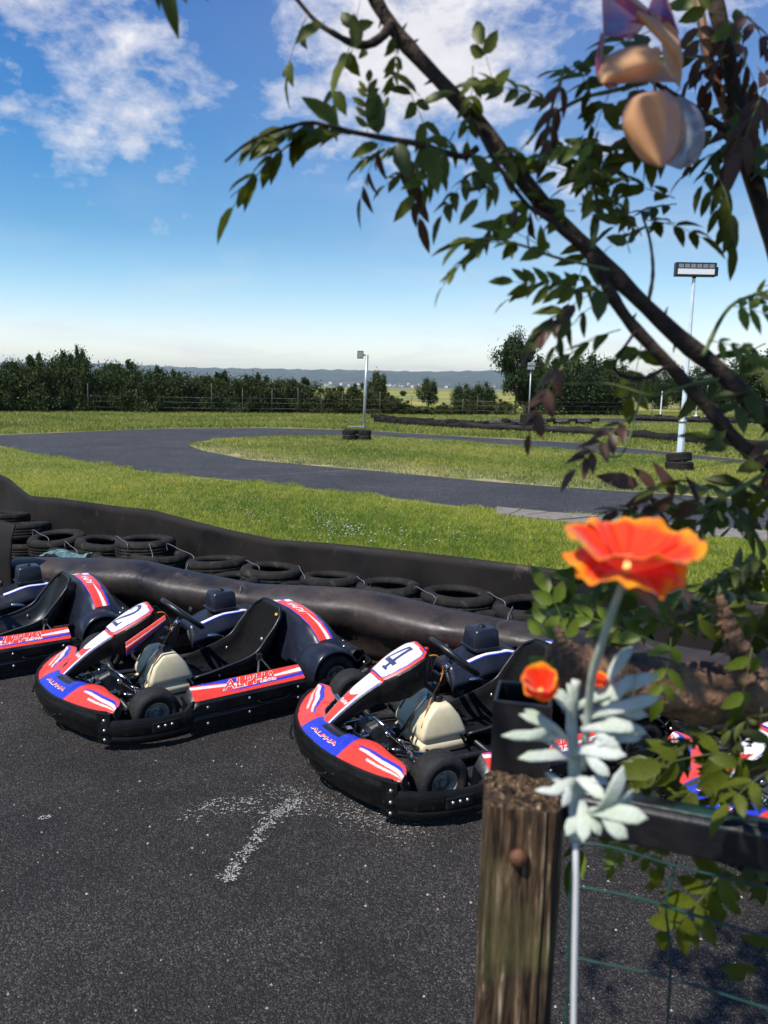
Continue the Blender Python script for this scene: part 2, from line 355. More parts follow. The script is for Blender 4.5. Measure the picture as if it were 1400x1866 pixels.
for pts_, w_ in (([(0, 803), (300, 806), (420, 812), (560, 830), (760, 852), (1000, 872), (1400, 900)], .02), ([(470, 868), (560, 862), (650, 857)], .03), ([(640, 783), (700, 787)], .03), ([(20, 798), (140, 801), (330, 798)], .03)):
    P_ = cr([tuple(G(*p)[:2]) for p in pts_], 50)
    for i in range(49):
        a, b = P_[i], P_[i + 1]; t = (b - a) / np.linalg.norm(b - a); n_ = np.array([-t[1], t[0]]) * w_ * (1 + .6 * math.sin(i * 1.7)); n2_ = np.array([-t[1], t[0]]) * w_ * (1 + .6 * math.sin((i + 1) * 1.7))
        mb.add([(*(a - n_), .0065), (*(b - n2_), .0065), (*(b + n2_), .0065), (*(a + n_), .0065)], [(0, 1, 2, 3)])
MT['seam'] = mat('pale_track_seam', (.12, .118, .115), .85, col2=(.07, .068, .07), nscale=3)
struct(obj('track_seams', mb, MT['seam'], smooth=False))
# second stretch of track far right
T2 = g2([(860, 768), (900, 765), (1000, 762), (1200, 763), (1400, 766), (1400, 774), (1200, 771), (1000, 769), (900, 771)])
sheet_poly('far_track', T2, .004, MT['track'])
FIELD = [(-160, 75), (160, 75), (420, 420), (-420, 420)]
sheet_poly('flowering_field', FIELD, .004, MT['rape'])

# loose stones and worn white paint on the yard
MT['paintchip'] = mat('worn_white_paint', (.36, .345, .32), .85)
MT['stone'] = mat('loose_grit', (.20, .18, .16), .8, col2=(.36, .34, .31), nscale=9)
def scatter_stones():
    mb = MB(); r = random.Random(5)
    for i in range(650):
        y = 1.6 + 4.2 * r.random() ** 1.3; x = r.uniform(-.62, .62) * (y + .4) * 1.15
        s = r.choice((.0015, .002, .002, .003, .004)) * (1 + .15 * y); q = Vector((x, y, .005)); a = r.uniform(0, 6)
        vs = [q + Vector((math.cos(a + k * 1.257) * s * r.uniform(.7, 1.3), math.sin(a + k * 1.257) * s * r.uniform(.7, 1.3), 0)) for k in range(5)] + [q + Vector((0, 0, s * 1.1))]
        mb.add(vs, [(0, 1, 5), (1, 2, 5), (2, 3, 5), (3, 4, 5), (4, 0, 5)])
    return mb
stuff(obj('loose_grit', scatter_stones(), MT['stone'], smooth=False), 'pale grains of loose grit scattered over the dark yard tarmac', 'grit')
def paint_chips():
    mb = MB(); r = random.Random(8)
    def chip(x, y, s):
        for _ in range(r.choice((1, 2, 3)) if s > .0025 else 1):
            chip1(x + r.gauss(0, s * .9), y + r.gauss(0, s * .7), s * r.uniform(.5, 1.15))
    def chip1(x, y, s):
        a = r.uniform(0, 6); n = r.choice((5, 6, 7)); c = Vector((x, y, .0075))
        vs = [c + Vector((math.cos(a + k * 2 * PI / n) * s * r.uniform(.45, 1.5), math.sin(a + k * 2 * PI / n) * s * r.uniform(.35, 1.1), 0)) for k in range(n)]
        mb.add(vs, [tuple(range(n))])
    def band(pts, wpx, n, smin, smax, dens=1.0):
        P_ = cr(pts, 60)
        for i in range(n):
            q = P_[r.randrange(60)]; g = r.gauss(0, .42); g2_ = r.gauss(0, .45)
            p = G(q[0] + g * wpx + r.uniform(-5, 5), q[1] + g2_ * wpx * .45); chip(p.x, p.y, r.uniform(smin, smax) * (1 if abs(g) < .6 else .55))
    band([(412, 1608), (430, 1580), (455, 1545), (480, 1510), (510, 1480), (540, 1462)], 20, 430, .0018, .0065)
    band([(330, 1492), (380, 1480), (440, 1478), (500, 1480), (560, 1478)], 34, 260, .0012, .0042)
    band([(370, 1470), (420, 1458), (470, 1462)], 18, 110, .0013, .005)
    band([(500, 1440), (580, 1460), (660, 1490), (760, 1520)], 60, 900, .0012, .0036)
    band([(75, 1493), (90, 1492)], 7, 26, .003, .006)
    return mb
stuff(obj('worn_paint_marking', paint_chips(), MT['paintchip'], smooth=False), 'flaked remains of a white painted mark on the dark tarmac', 'painted marking')

# kerb slabs beside the track
MT['concrete'] = mat('kerb_concrete', (.22, .19, .155), .85, col2=(.13, .115, .095), nscale=12, bump=.5, bscale=60, dust=((.10, .12, .05), 9, .6, .5))
kt = g2([(905, 929), (1066, 943), (1196, 956), (1400, 972), (1700, 992)]); kbt = g2([(905, 940), (991, 950), (1140, 965), (1400, 990), (1700, 1012)])
kt = cr(kt, 200); kbt = cr(kbt, 200)
kerb = bpy.data.objects.new('kerb', None); COL.objects.link(kerb); struct(kerb)
rr = random.Random(2); i = 0
while i < 195:
    n = 15; a, b, c, d = kt[i], kt[min(i + n - 1, 199)], kbt[min(i + n - 1, 199)], kbt[i]; z = .045 + rr.uniform(-.006, .008)
    ins = lambda p, q: np.array(p) + (np.array(q) - np.array(p)) * .012
    top = [(*p[:2], z + rr.uniform(-.004, .004)) for p in (a, b, c, d)]
    mb = MB(); mb.add([(t_[0], t_[1], -.02) for t_ in top] + top, [(4, 5, 6, 7), (0, 1, 5, 4), (1, 2, 6, 5), (2, 3, 7, 6), (3, 0, 4, 7)])
    obj('kerb_stone', mb, MT['concrete'], kerb, smooth=False, fix=True, bevel=.008); i += n

# ------------------------------------------------------------------ grass
def grass(name, x, y, h, wd, col_a, col_b, seed, lean=.5, label=''):
    r = np.random.default_rng(seed); n = len(x); a = r.uniform(0, 2 * PI, n); hh = h * r.uniform(.45, 1.25, n); ww = wd * r.uniform(.6, 1.3, n)
    ln = r.uniform(0, lean, n) * hh; b = r.uniform(0, 2 * PI, n); z0 = .0
    dx, dy = np.cos(a) * ww / 2, np.sin(a) * ww / 2; lx, ly = np.cos(b) * ln, np.sin(b) * ln
    V = np.empty((n, 5, 3), np.float32)
    V[:, 0] = np.stack([x - dx, y - dy, np.full(n, z0)], 1); V[:, 1] = np.stack([x + dx, y + dy, np.full(n, z0)], 1)
    V[:, 2] = np.stack([x + dx * .8 + lx * .35, y + dy * .8 + ly * .35, hh * .6], 1); V[:, 3] = np.stack([x - dx * .8 + lx * .35, y - dy * .8 + ly * .35, hh * .6], 1)
    V[:, 4] = np.stack([x + lx, y + ly, hh], 1)
    me = bpy.data.meshes.new(name); me.vertices.add(n * 5); me.vertices.foreach_set('co', V.ravel())
    me.loops.add(n * 7); me.polygons.add(n * 2)
    base = (np.arange(n) * 5)[:, None]; li = np.concatenate([base + np.array([0, 1, 2, 3]), base + np.array([3, 2, 4])], 1).ravel()
    me.loops.foreach_set('vertex_index', li.astype(np.int32))
    ls = (np.arange(n) * 7)[:, None] + np.array([0, 4]); me.polygons.foreach_set('loop_start', ls.ravel().astype(np.int32))
    # patchy colour: slow waves over the field plus a per-blade draw
    pt = .5 + .25 * np.sin(x * .9 + 1.3 * np.sin(y * .5)) + .25 * np.sin(y * 1.1 + 2 * np.sin(x * .37)); pt = pt * .6 + .4 * (.5 + .5 * np.sin(x * 7.3 + 2 * np.sin(y * 4.1)) * np.sin(y * 6.1 + 1.7 * np.sin(x * 5.3))); k = np.clip(1.1 * pt + .75 * r.random(n) - .42, 0, 1)[:, None]; hh *= (.7 + .75 * (.5 + .5 * np.sin(x * 3.1 + 2 * np.sin(y * 2.3)) * np.sin(y * 3.7)))
    if callable(col_b): cb = col_b(x, y)
    else: cb = np.array(col_b)[None, :]
    c = np.array(col_a)[None, :] * (1 - k) + cb * k; dry = r.random(n) < .06; c[dry] = (.34, .30, .15)
    C4 = np.ones((n, 5, 4), np.float32); C4[:, :, :3] = c[:, None, :]
    at = me.color_attributes.new('print', 'FLOAT_COLOR', 'POINT'); at.data.foreach_set('color', C4.ravel())
    me.materials.append(MT['grass']); me.update(calc_edges=True); me.validate()
    o = bpy.data.objects.new(name, me); COL.objects.link(o); return stuff(o, label, 'grass')
MT['grass'] = mat('grass_blades', (.1, .2, .03), .6, attr='print', spec=.25, trans=.35)
def polar(n, d0, d1, th=36):
    d = d0 * (d1 / d0) ** rng.random(n); t = np.radians(rng.uniform(-th, th, n)); return d * np.sin(t), d * np.cos(t)
BACKY = [(-14, 16), (-5.11, 10.13), (-3.97, 8.5), (-2.13, 7.25), (-.9, 6.42), (.01, 5.97), (1.29, 5.22), (2.01, 4.77), (4, 3.6), (9, 1.2), (14, -1)]
bx_, by_ = [p[0] for p in BACKY], [p[1] for p in BACKY]
x, y = polar(1000000, 4.0, 24, 40)
jx = x + .16 * np.sin(y * 3.1 + x * 2) + .07 * np.sin(x * 9 + y * 4); jy = y + .22 * np.sin(x * 2.3) * np.sin(x * .9 + 1) + .10 * np.sin(x * 8.1)
keep = (y > np.interp(x, bx_, by_) + .07) & ~inpoly(jx, jy, TRACK) & (y < 25)
KP = [tuple(p[:2]) for p in kt] + [tuple(p[:2]) for p in kbt][::-1]
keep &= ~inpoly(x, y, KP)
x, y = x[keep], y[keep]
print('near grass', len(x))
dens = lambda x, y: np.ones_like(x)
grass('near_grass', x, y, .058, .0060, (.080, .175, .012), (.42, .43, .060), 3, 1.6, 'green and yellowing grass between the rubber barrier and the race track')
hfar = None
x, y = polar(420000, 15, 34, 36); keep = inpoly(x + .2 * np.sin(y * 2.7), y + .18 * np.sin(x * 2.1) + .1 * np.sin(x * 5.3), ISLAND); x, y = x[keep], y[keep]
edge = np.array([p for p in g2(isl_low)])
def islcol(x, y):
    # dry strip along the track side
    yl = np.interp(x, [p[0] for p in sorted(map(tuple, edge))], [p[1] for p in sorted(map(tuple, edge))]); d = np.clip((y - yl) / 3.0, 0, 1)[:, None]
    return np.array((.48, .42, .19)) * (1 - d) + np.array((.37, .37, .07)) * d
yl = np.interp(x, [p[0] for p in sorted(map(tuple, edge))], [p[1] for p in sorted(map(tuple, edge))])
k = rng.random(len(x)) < np.clip(.25 + (y - yl) / 3.2, 0, 1); x, y = x[k], y[k]; print('island grass', len(x))
grass('island_grass', x, y, .070, .014, (.09, .17, .018), islcol, 4, .8, 'grass with dry yellow patches on the island inside the track bend')
x, y = polar(330000, 22, 75, 36); keep = ~inpoly(x, y - .3 + .3 * np.sin(x * 1.1) * np.sin(x * .37), TRACK) & ~inpoly(x, y, T2) & (y > 15); keep &= ~((y < 26) & (x < 8))
x, y = x[keep], y[keep]; print('far grass', len(x))
grass('far_grass', x, y, .12, .03, (.11, .17, .022), (.33, .33, .075), 5, 1.0, 'strip of rough grass beyond the track in front of the hedge')
# wild flowers in the near grass
def flowers():
    mb = MB(); cols = []; r = random.Random(4)
    for (cx, cy, sp_, n, c) in ((620, 975, 60, 90, (.8, .7, .78)), (590, 950, 40, 40, (.75, .75, .7)), (380, 905, 120, 40, (.8, .62, .08)), (150, 870, 140, 40, (.75, .72, .6)), (760, 985, 120, 60, (.75, .72, .72)), (470, 945, 80, 30, (.72, .60, .65)), (300, 895, 90, 24, (.85, .45, .05))):
        for i in range(n):
            p = G(cx + r.gauss(0, sp_ * .6), cy + r.gauss(0, 9)); 
            if p.y < np.interp(p.x, bx_, by_) + .15 or inpoly(np.array([p.x]), np.array([p.y]), TRACK)[0]: continue
            s = r.uniform(.006, .012); z = r.uniform(.05, .10)
            mb.add([(p.x + math.cos(k * 1.257) * s, p.y + math.sin(k * 1.257) * s, z + r.uniform(-.003, .003)) for k in range(5)] + [(p.x, p.y, z + .004)], [(0, 1, 5), (1, 2, 5), (2, 3, 5), (3, 4, 5), (4, 0, 5)]); cols += [(*c, 1)] * 6
    return mb, cols
mb, cols = flowers(); stuff(obj('wild_flowers', mb, MT['grass'], smooth=False, colors=cols), 'tiny pink, white and yellow wild flowers dotted in the near grass', 'flowers')

# ------------------------------------------------------------------ car tyres
def car_tyre_mesh(name, r=.25, w=.17, seed=0, tread=True):
    rd = random.Random(seed); seg = 60; h = w / 2; rs = []
    for k in range(seg):
        a = 2 * PI * k / seg; g = .007 if tread and k % 3 == 0 else 0; wob = 1 + .012 * math.sin(a * 2 + seed) 
        prof = [(r * .60, -h * .45), (r * .605, -h * .78), (r * .64, -h * .93), (r * .72, -h * 1.02), (r * .86, -h * 1.0), (r * .94, -h * .93), (r - .006 - g, -h * .78), (r - g * .6, -h * .60), (r, -h * .36), (r - .003, -h * .34), (r - .003, -h * .30), (r, -h * .28), (r, -h * .04), (r - .003, -h * .02), (r - .003, h * .02), (r, h * .04), (r, h * .28), (r - .003, h * .30), (r - .003, h * .34), (r, h * .36), (r - g * .6, h * .60), (r - .006 - g, h * .78), (r * .94, h * .93), (r * .86, h * 1.0), (r * .845, h * 1.02), (r * .72, h * 1.02), (r * .64, h * .93), (r * .605, h * .78), (r * .60, h * .45), (r * .66, h * .5), (r * .80, h * .82), (r * .92, h * .5), (r * .93, -h * .5), (r * .80, -h * .82), (r * .66, -h * .5)]
        ca, sa = math.cos(a), math.sin(a); rs.append([(q * wob * ca, q * wob * sa, z) for q, z in prof])
    mb = MB(); n = len(rs[0])
    mb.rings(rs, True, False, loop=True); me = mesh_of(mb, name, MT['old_tyre']); fix_normals(me); return me
TY = [car_tyre_mesh('tyre', .25, .17, i) for i in range(4)]
TYL = car_tyre_mesh('tyre', .29, .21, 9)
def put_tyre(p, label, group, me=None, s=1.0, tilt=.05, seed=0, cat='tyre'):
    r = random.Random(seed * 7 + 1); o = bpy.data.objects.new('tyre', me or TY[seed % 4]); COL.objects.link(o)
    o.location = p; o.scale = (s, s, 1.0 if s > .7 else s); o.rotation_euler = (r.uniform(-tilt, tilt), r.uniform(-tilt, tilt), r.uniform(0, 6))
    return tag(o, label, cat, group)
# barrier belts: vertical rubber sheets along a line on the ground
def on_path(px, py, fx, fy):
    r = ray(px, py); best = None
    for t in np.linspace(2.5, 16, 1400):
        p = CO + r * t; d = p.y - np.interp(p.x, fx, fy)
        if d >= 0: return p
    return p
def belt(name, fx, fy, topline, section, xs, th, m, label, wave=0, seed=0, x0=None, x1=None):
    pts = [on_path(px, py, fx, fy) for px, py in topline]; zx = [p.x for p in pts]; zz_ = [p.z for p in pts]
    xs = np.linspace(x0 if x0 is not None else zx[0], x1 if x1 is not None else fx[-1], xs); front = []
    rd = random.Random(seed); ph = [rd.uniform(0, 6) for _ in range(6)]
    for i, x in enumerate(xs):
        y = float(np.interp(x, fx, fy)); e = .15; tx, ty = 2 * e, float(np.interp(x + e, fx, fy) - np.interp(x - e, fx, fy)); L_ = math.hypot(tx, ty); nx, ny = ty / L_, -tx / L_
        if ny > 0: nx, ny = -nx, -ny
        H_ = float(np.interp(x, zx, zz_)); wv = wave * (math.sin(x * 3.1 + ph[0]) + .5 * math.sin(x * 7.3 + ph[1]) + .25 * math.sin(x * 15 + ph[2]))
        front.append([(x + nx * (o_ + wv * math.sin(PI * min(1, q * .9 + .05))), y + ny * (o_ + wv * math.sin(PI * min(1, q * .9 + .05))), H_ * q) for o_, q in section])
    # smooth the line once
    mb = MB(); mb.rings(front, False, False); o = obj(name, mb, m, fix=True, solid=th); return tag(o, label, 'barrier'), (zx, zz_)
BFX = [-14, -5.11, -3.97, -2.13, -.9, .01, 1.29, 2.01, 4, 9, 12]; BFY = [15.8, 10.13, 8.5, 7.25, 6.42, 5.97, 5.22, 4.77, 3.6, 1.2, 0]
def smooth_path(fx, fy, n=160, it=10):
    x = np.linspace(fx[0], fx[-1], n); y = np.interp(x, fx, fy)
    for _ in range(it): y[1:-1] = (y[:-2] + 2 * y[1:-1] + y[2:]) / 4
    return list(x), list(y)
BFX, BFY = smooth_path(BFX, BFY, 300, 30)
backtop = [(-60, 850), (0, 866), (14, 872), (35, 890), (52, 903), (100, 907), (200, 921), (280, 930), (310, 938), (400, 962), (500, 983), (600, 990), (700, 1000), (860, 1018), (1030, 1040), (1280, 1083), (1420, 1106)]
belt('rubber_belt', BFX, BFY, backtop, [(.02, 0), (.03, .12), (.015, .3), (.0, .5), (-.01, .7), (-.012, .88), (-.02, 1.0)], 260, .012, MT['sheet'], 'tall black conveyor belt standing behind the tyres along the grass edge', .012, 3)
FFX = [-2.98, -1.95, -.96, .01, .69, 1.35, 1.9, 4.2, 9]; FFY = [6.08, 5.80, 5.40, 5.06, 4.72, 4.38, 4.08, 2.85, .4]
FFX, FFY = smooth_path(FFX, FFY, 240, 8)
fronttop = [(18, 1020), (75, 1019), (180, 1020), (250, 1024), (325, 1042), (400, 1057), (450, 1068), (575, 1072), (620, 1075), (700, 1085), (800, 1111), (900, 1132), (1010, 1147), (1125, 1165), (1250, 1185), (1420, 1215)]
def fsection():
    return [(.03, 0), (.03, .15), (.045, .30), (.075, .42), (.105, .52), (.126, .62), (.135, .72), (.130, .80), (.105, .87), (.06, .925), (.0, .975), (-.06, 1.0), (-.10, .99)]
belt('rubber_belt', FFX, FFY, fronttop, fsection(), 240, .012, MT['beltfront'], 'low bulging black belt with tan scuffs directly behind the parked go-karts', .034, 8)
LFX = [-6.5, -5, -3.9, -3.35, -3.02, -2.86]; LFY = [8.4, 7.35, 6.6, 6.2, 5.96, 5.86]
belt('rubber_belt', LFX, LFY, [(-200, 915), (-60, 935), (0, 950), (30, 957), (48, 980), (72, 1008)], [(.03, 0), (.05, .3), (.05, .6), (.03, .85), (.0, .97), (-.02, 1.0)], 80, .012, MT['sheet'], 'folded end of a black belt overlapping the left end of the low belt', .012, 5)

BT = 'tyres lying between the two rubber belts'
back_row = [(-45, 925, .40, 1, 'black tyre at the far left, cut by the picture edge behind the folded belt'), (10, 934, .42, 1.0, 'leftmost whole small tyre against the tall belt'), (46, 953, .42, 1.0, 'second tyre from the left, beside the folded belt end'), (104, 975, .42, 1.05, 'third tyre from the left, lying flat with a wide dark hole'),
            (265, 981, .47, 1.06, 'highest tyre of the row, perched on others below the dip of the tall belt'), (188, 984, .42, 1.0, 'tyre tucked just left under the highest perched tyre'), (395, 1018, .43, 1, 'tyre below the wavy top of the tall belt, right of the perched one'), (495, 1033, .42, 1, 'fifth tyre from the right in the back row'),
            (603, 1048, .42, .96, 'fourth tyre from the right in the back row'), (708, 1063, .41, .98, 'third tyre from the right, beside the one with mossy bead'), (835, 1078, .42, 1.06, 'large tyre with mossy lettering left of the orange poppy'), (968, 1098, .42, 1.06, 'large tyre nearest the orange poppy, under its left petals'), (1110, 1122, .42, 1.05, 'tyre behind the poppy stem and the green leaves')]
for i, (px, py, z, s, lb) in enumerate(back_row):
    p = G(px, py, z); put_tyre((p.x, p.y, z - .085), lb, BT, s=s, tilt=.09, seed=i)
    put_tyre((p.x + .02, p.y - .01, z - .085 - .175), 'dusty tyre in the lower layer under the back row', BT, s=s, tilt=.02, seed=i + 20)
front_row = [(218, 1006, .36, .95, 'flat tyre behind the low belt, right of the teal scrap'), (290, 1008, .38, 1.0, 'dusty tyre in front of the highest perched tyre'), (140, 997, .36, 1, 'tyre behind the left end of the low belt'), (345, 1045, .36, .9, 'tyre partly sunk behind the low belt, left of centre'), (425, 1052, .38, .9, 'low tyre peeping over the bulging belt'), (560, 1068, .36, .95, 'sunken tyre behind the belt left of the blue rimmed wheel'), (665, 1080, .36, .95, 'sunken tyre just left of the blue rimmed wheel')]
for i, (px, py, z, s, lb) in enumerate(front_row):
    p = G(px, py, z); put_tyre((p.x, p.y, z - .085), lb, BT, s=s, tilt=.06, seed=i + 40)
# the two worn discs: one with a pale blue rim, one rusty
MT['bluerim'] = mat('faded_blue_edge', (.16, .27, .34), .7, col2=(.03, .04, .045), nscale=22, ramp=(.35, .6))
MT['rustdisc'] = mat('rusty_soil', (.16, .075, .03), .9, col2=(.05, .03, .018), nscale=14, bump=.6, bscale=40)
MT['teal'] = mat('crumpled_teal_film', (.16, .30, .30), .5, col2=(.03, .05, .05), nscale=40, bump=1.0, bscale=30)
for (px, py, z, s, mrim, mdisc, lb) in ((780, 1105, .37, .92, 'bluerim', 'old_tyre', 'tyre with a pale blue painted edge behind the low belt'), (912, 1126, .37, .92, 'old_tyre', 'rustdisc', 'tyre filled with rust brown soil behind the low belt'), (1040, 1150, .36, .92, 'old_tyre', 'rustdisc', 'soil filled tyre further right behind the low belt')):
    p = G(px, py, z); t = put_tyre((p.x, p.y, z - .085), lb, BT, s=s, tilt=.03, seed=60 + px)
    mb = MB(); mb.lathe([(0, .035), (.06, .04), (.12, .03), (.165, .045), (.17, .02)], 36); d = obj('soil_fill' if mdisc == 'rustdisc' else 'hub_cover', mb, MT[mdisc], t)
    if mrim == 'bluerim': mb = MB(); mb.tube([(.236 * math.cos(a), .236 * math.sin(a), .072) for a in np.linspace(0, 2 * PI, 49)[:-1]], .009, 6, loop=True); obj('painted_edge', mb, MT['bluerim'], t)
p = G(124, 1012, .40); mb = MB(); rs = []
rd = random.Random(3)
for i in range(14): rs.append([(p.x - .20 + i * .03, p.y - .10 + j * .03 + .004 * rd.random(), p.z + .02 * rd.random() + .02 * math.sin(i * .5)) for j in range(7)])
mb.rings(rs, False, False); tag(obj('plastic_scrap', mb, MT['teal'], smooth=False, solid=.003), 'crumpled teal plastic scrap lying at the left end of the low belt', 'litter')
def tie(px0, py0, px1, py1, z, lb):
    a, b = G(px0, py0, z), G(px1, py1, z); mid = (a + b) / 2 + Vector((0, 0, -.004)); mb = MB()
    mb.tube(cr([a + Vector((0, 0, -.07)), a + Vector((0, 0, -.004)), mid, b + Vector((0, 0, -.004)), b + Vector((0, 0, -.08))], 18), .0028, 5); tag(obj('tie_wire', mb, MT['wire']), lb, 'wire', 'wires tying the tyres together')
TO = [('sixth', 'fifth'), ('fifth', 'fourth'), ('fourth', 'third'), ('third', 'mossy'), ('mossy', 'poppy side')]
TW = {5: 'grey wire hanging down to the tyre sunk behind the low belt, left of centre', 6: 'peeping low tyre and the belt, above the engine of kart 2', 7: 'sunken tyre and the belt, left of the blue rimmed wheel', 8: 'blue rimmed wheel and the tyre behind it', 9: 'rusty soil filled wheel and the tyre behind it', 10: 'highest perched tyre and its left neighbour', 11: 'third and fourth tyres from the left end', 12: 'highest perched tyre and its right neighbour', 13: 'second and third tyres from the left end', 14: 'highest perched tyre and the dusty one in front of it'}
for i, a in enumerate(((448, 1020, 472, 1032, .43), (544, 1030, 556, 1052, .43), (650, 1050, 664, 1060, .43), (757, 1068, 792, 1086, .43), (888, 1078, 920, 1096, .43), (345, 1020, 335, 1048, .42), (448, 1058, 438, 1072, .41), (676, 1066, 668, 1082, .40), (798, 1086, 786, 1108, .42), (935, 1104, 926, 1124, .42), (212, 976, 232, 990, .48), (118, 985, 140, 1003, .43), (305, 990, 352, 1012, .46), (60, 965, 88, 980, .44), (272, 990, 278, 1010, .47))):
    tie(*a, ('wire between ' + ('%s and %s tyres of the back row, counted from the right' % TO[i] if i < 6 else TW[i])) if i != 5 else TW[5])

# ------------------------------------------------------------------ far belts and tyre rows
def low_wall(fx_px, label, tyres, group, h=.36, seed=0, r=.25):
    pts = [G(*p) for p in fx_px]; P_ = cr([(p.x, p.y) for p in pts], 90); mb = MB(); rd = random.Random(seed); rs = []
    for i, p in enumerate(P_):
        t = P_[min(i + 1, 89)] - P_[max(i - 1, 0)]; t /= np.linalg.norm(t); nx, ny = t[1], -t[0]; hh = h * (1 + .10 * math.sin(i * .9) + .06 * rd.uniform(-1, 1)); wv = .03 * math.sin(i * 1.7)
        rs.append([(p[0] + nx * (.02 + wv), p[1] + ny * (.02 + wv), 0), (p[0] + nx * (.06 + wv), p[1] + ny * (.06 + wv), hh * .5), (p[0], p[1], hh * .93), (p[0] - nx * .05, p[1] - ny * .05, hh)])
    mb.rings(rs, False, False); tag(obj('rubber_belt', mb, MT['sheet'], fix=True, solid=.015), label, 'barrier')
    for k in range(tyres[0]):
        q = P_[int(lerp(tyres[1], tyres[2], k / max(1, tyres[0] - 1)))]; put_tyre((q[0], q[1] + .30, h - .035 + rd.uniform(-.03, .05)), group[0], group[1], s=rd.uniform(.9, 1.15), tilt=.12, seed=k + seed)
low_wall([(683, 771), (760, 777), (850, 783), (950, 788), (1060, 794), (1150, 800), (1270, 811), (1400, 823), (1550, 838)], 'long low black belt between the track and the far grass', (24, 0, 34), ('worn tyre lying on its side behind the long low far belt', 'tyres behind the long far belt'), h=.34, seed=1)
low_wall([(1150, 766), (1210, 768), (1290, 771), (1400, 774)], 'short far belt right of the pale mast on the far grass', (10, 0, 80), ('distant tyre behind the short far belt at the right', 'tyres behind the short far belt'), h=.32, seed=3)
rd = random.Random(6)
for k in range(13):
    px = 922 + k * 13.5; p = G(px, 776 - k * .15); put_tyre((p.x, p.y, .10 + (.17 if k % 3 == 0 else 0)), 'worn tyre in the row on the grass beyond the far belt', 'tyres in the short row beyond the far belt', s=1.0, tilt=.2, seed=k)
p = G(963, 778)
for k in range(3): put_tyre((p.x, p.y, .11 + k * .21), ('bottom', 'middle', 'top')[k] + ' big tyre of the stack round the foot of the farthest lamp pole', 'tyres stacked at the farthest lamp pole', me=TYL, s=1.5, tilt=.03, seed=k)
lp = thing('lamp_post', 'slim far lamp post with small twin heads rising from the big tyre stack', 'lamp post', (p.x, p.y + .02, 0))
mb = MB(); mb.tube([(0, 0, 0), (0, 0, 2.9)], .035); obj('pole', mb, MT['pole'], lp)
for s in (0, 1): mb = MB(); mb.box((0, -.05, 2.9 + s * .2), (.34, .12, .15)); obj('lamp_head', mb, MT['pole'], lp, bevel=.01, smooth=False)

# left lamp post on the island, tyres round its foot
pb = G(662, 799); PY = pb.y + .15
a = P(661, 783, 1); lp = thing('lamp_post', 'grey galvanised lamp post with a small black floodlight, standing in tyres on the island', 'lamp post', (pb.x, PY, 0))
mb = MB(); mb.tube([(0, 0, 0), (.05, 0, 1.6), (.10, 0, 2.98)], .055, 12); obj('pole', mb, MT['pole'], lp)
mb = MB(); mb.tube([(.10, 0, 2.95), (-.04, -.02, 2.98)], .025, 8); obj('arm', mb, MT['pole'], lp)
mb = MB(); mb.box((-.14, -.03, 2.98), (.22, .12, .27)); mb.box((-.14, .04, 2.98), (.16, .06, .2)); h = obj('floodlight', mb, MT['lampblack'], lp, bevel=.01, smooth=False)
mb = MB(); mb.box((-.14, -.095, 2.98), (.18, .006, .22)); obj('lamp_glass', mb, MT['led'], h, smooth=False)
mb = MB(); mb.box((-.25, -.05, .42), (.6, .09, .04)); obj('foot_bar', mb, MT['pole'], lp, bevel=.005, smooth=False)
for i, (px, k, lb) in enumerate(((637, 0, 'lower left tyre at the foot of the island lamp post'), (637, 1, 'upper left tyre at the foot of the island lamp post'), (663, 0, 'lower right tyre at the foot of the island lamp post'), (663, 1, 'upper right tyre at the foot of the island lamp post'))):
    p = G(px, 803); put_tyre((p.x, p.y + .1 + .1 * (i % 2) * .3, .10 + k * .185), lb, 'tyres at the foot of the island lamp post', s=1.04, tilt=.05, seed=i + 2)
# right pale mast
pb = G(1240, 858); PX, PY = pb.x, pb.y + .1
top = on_top = None
r_ = ray(1265, 505); tt = PY / r_.y; tp = CO + r_ * tt
lp = thing('lamp_mast', 'tall pale blue mast with a wide LED floodlight, standing in two tyres', 'lamp mast', (PX, PY, 0)); dx = tp.x - PX; H_ = tp.z
mb = MB(); k1 = .26
mb.tube([(0, 0, 0), (dx * k1, 0, H_ * k1)], .085, 8); obj('mast_base', mb, MT['paleblue'], lp, edge=30)
mb = MB(); mb.tube([(dx * k1, 0, H_ * k1 - .01), (dx * .62, 0, H_ * .62), (dx, 0, H_)], [.060, .055, .040], 8); obj('mast', mb, MT['paleblue'], lp, edge=30)
mb = MB(); mb.tube([(dx * k1, 0, H_ * k1 - .03), (dx * k1, 0, H_ * k1 + .04)], .092, 12); obj('mast_collar', mb, MT['pole'], lp)
mb = MB(); mb.box((dx, -.03, H_ + .16), (.94, .14, .31)); mb.box((dx, .07, H_ + .16), (.80, .1, .2)); fl = obj('floodlight', mb, MT['lampblack'], lp, bevel=.012, smooth=False)
mb = MB(); mb.box((dx + .50, .02, H_ + .13), (.07, .1, .2)); mb.tube([(dx, 0, H_ - .02), (dx, -.02, H_ + .05)], .05, 8); obj('lamp_bracket', mb, MT['lampblack'], fl, smooth=False)
mb = MB(); mb.box((dx, -.103, H_ + .11), (.84, .012, .12)); obj('lamp_glass', mb, MT['lens'], fl, smooth=False)
for k in range(6): mb = MB(); mb.box((dx - .35 + k * .14, -.103, H_ + .235), (.115, .012, .085)); obj('led_panel', mb, MT['led'], fl, smooth=False)
put_tyre((PX, PY, .11), 'lower tyre round the foot of the tall pale mast', 'tyres at the foot of the pale mast', me=TYL, s=1.12, tilt=.06, seed=1)
put_tyre((PX - .02, PY, .32), 'upper tyre round the foot of the tall pale mast', 'tyres at the foot of the pale mast', me=TYL, s=1.02, tilt=.12, seed=2)
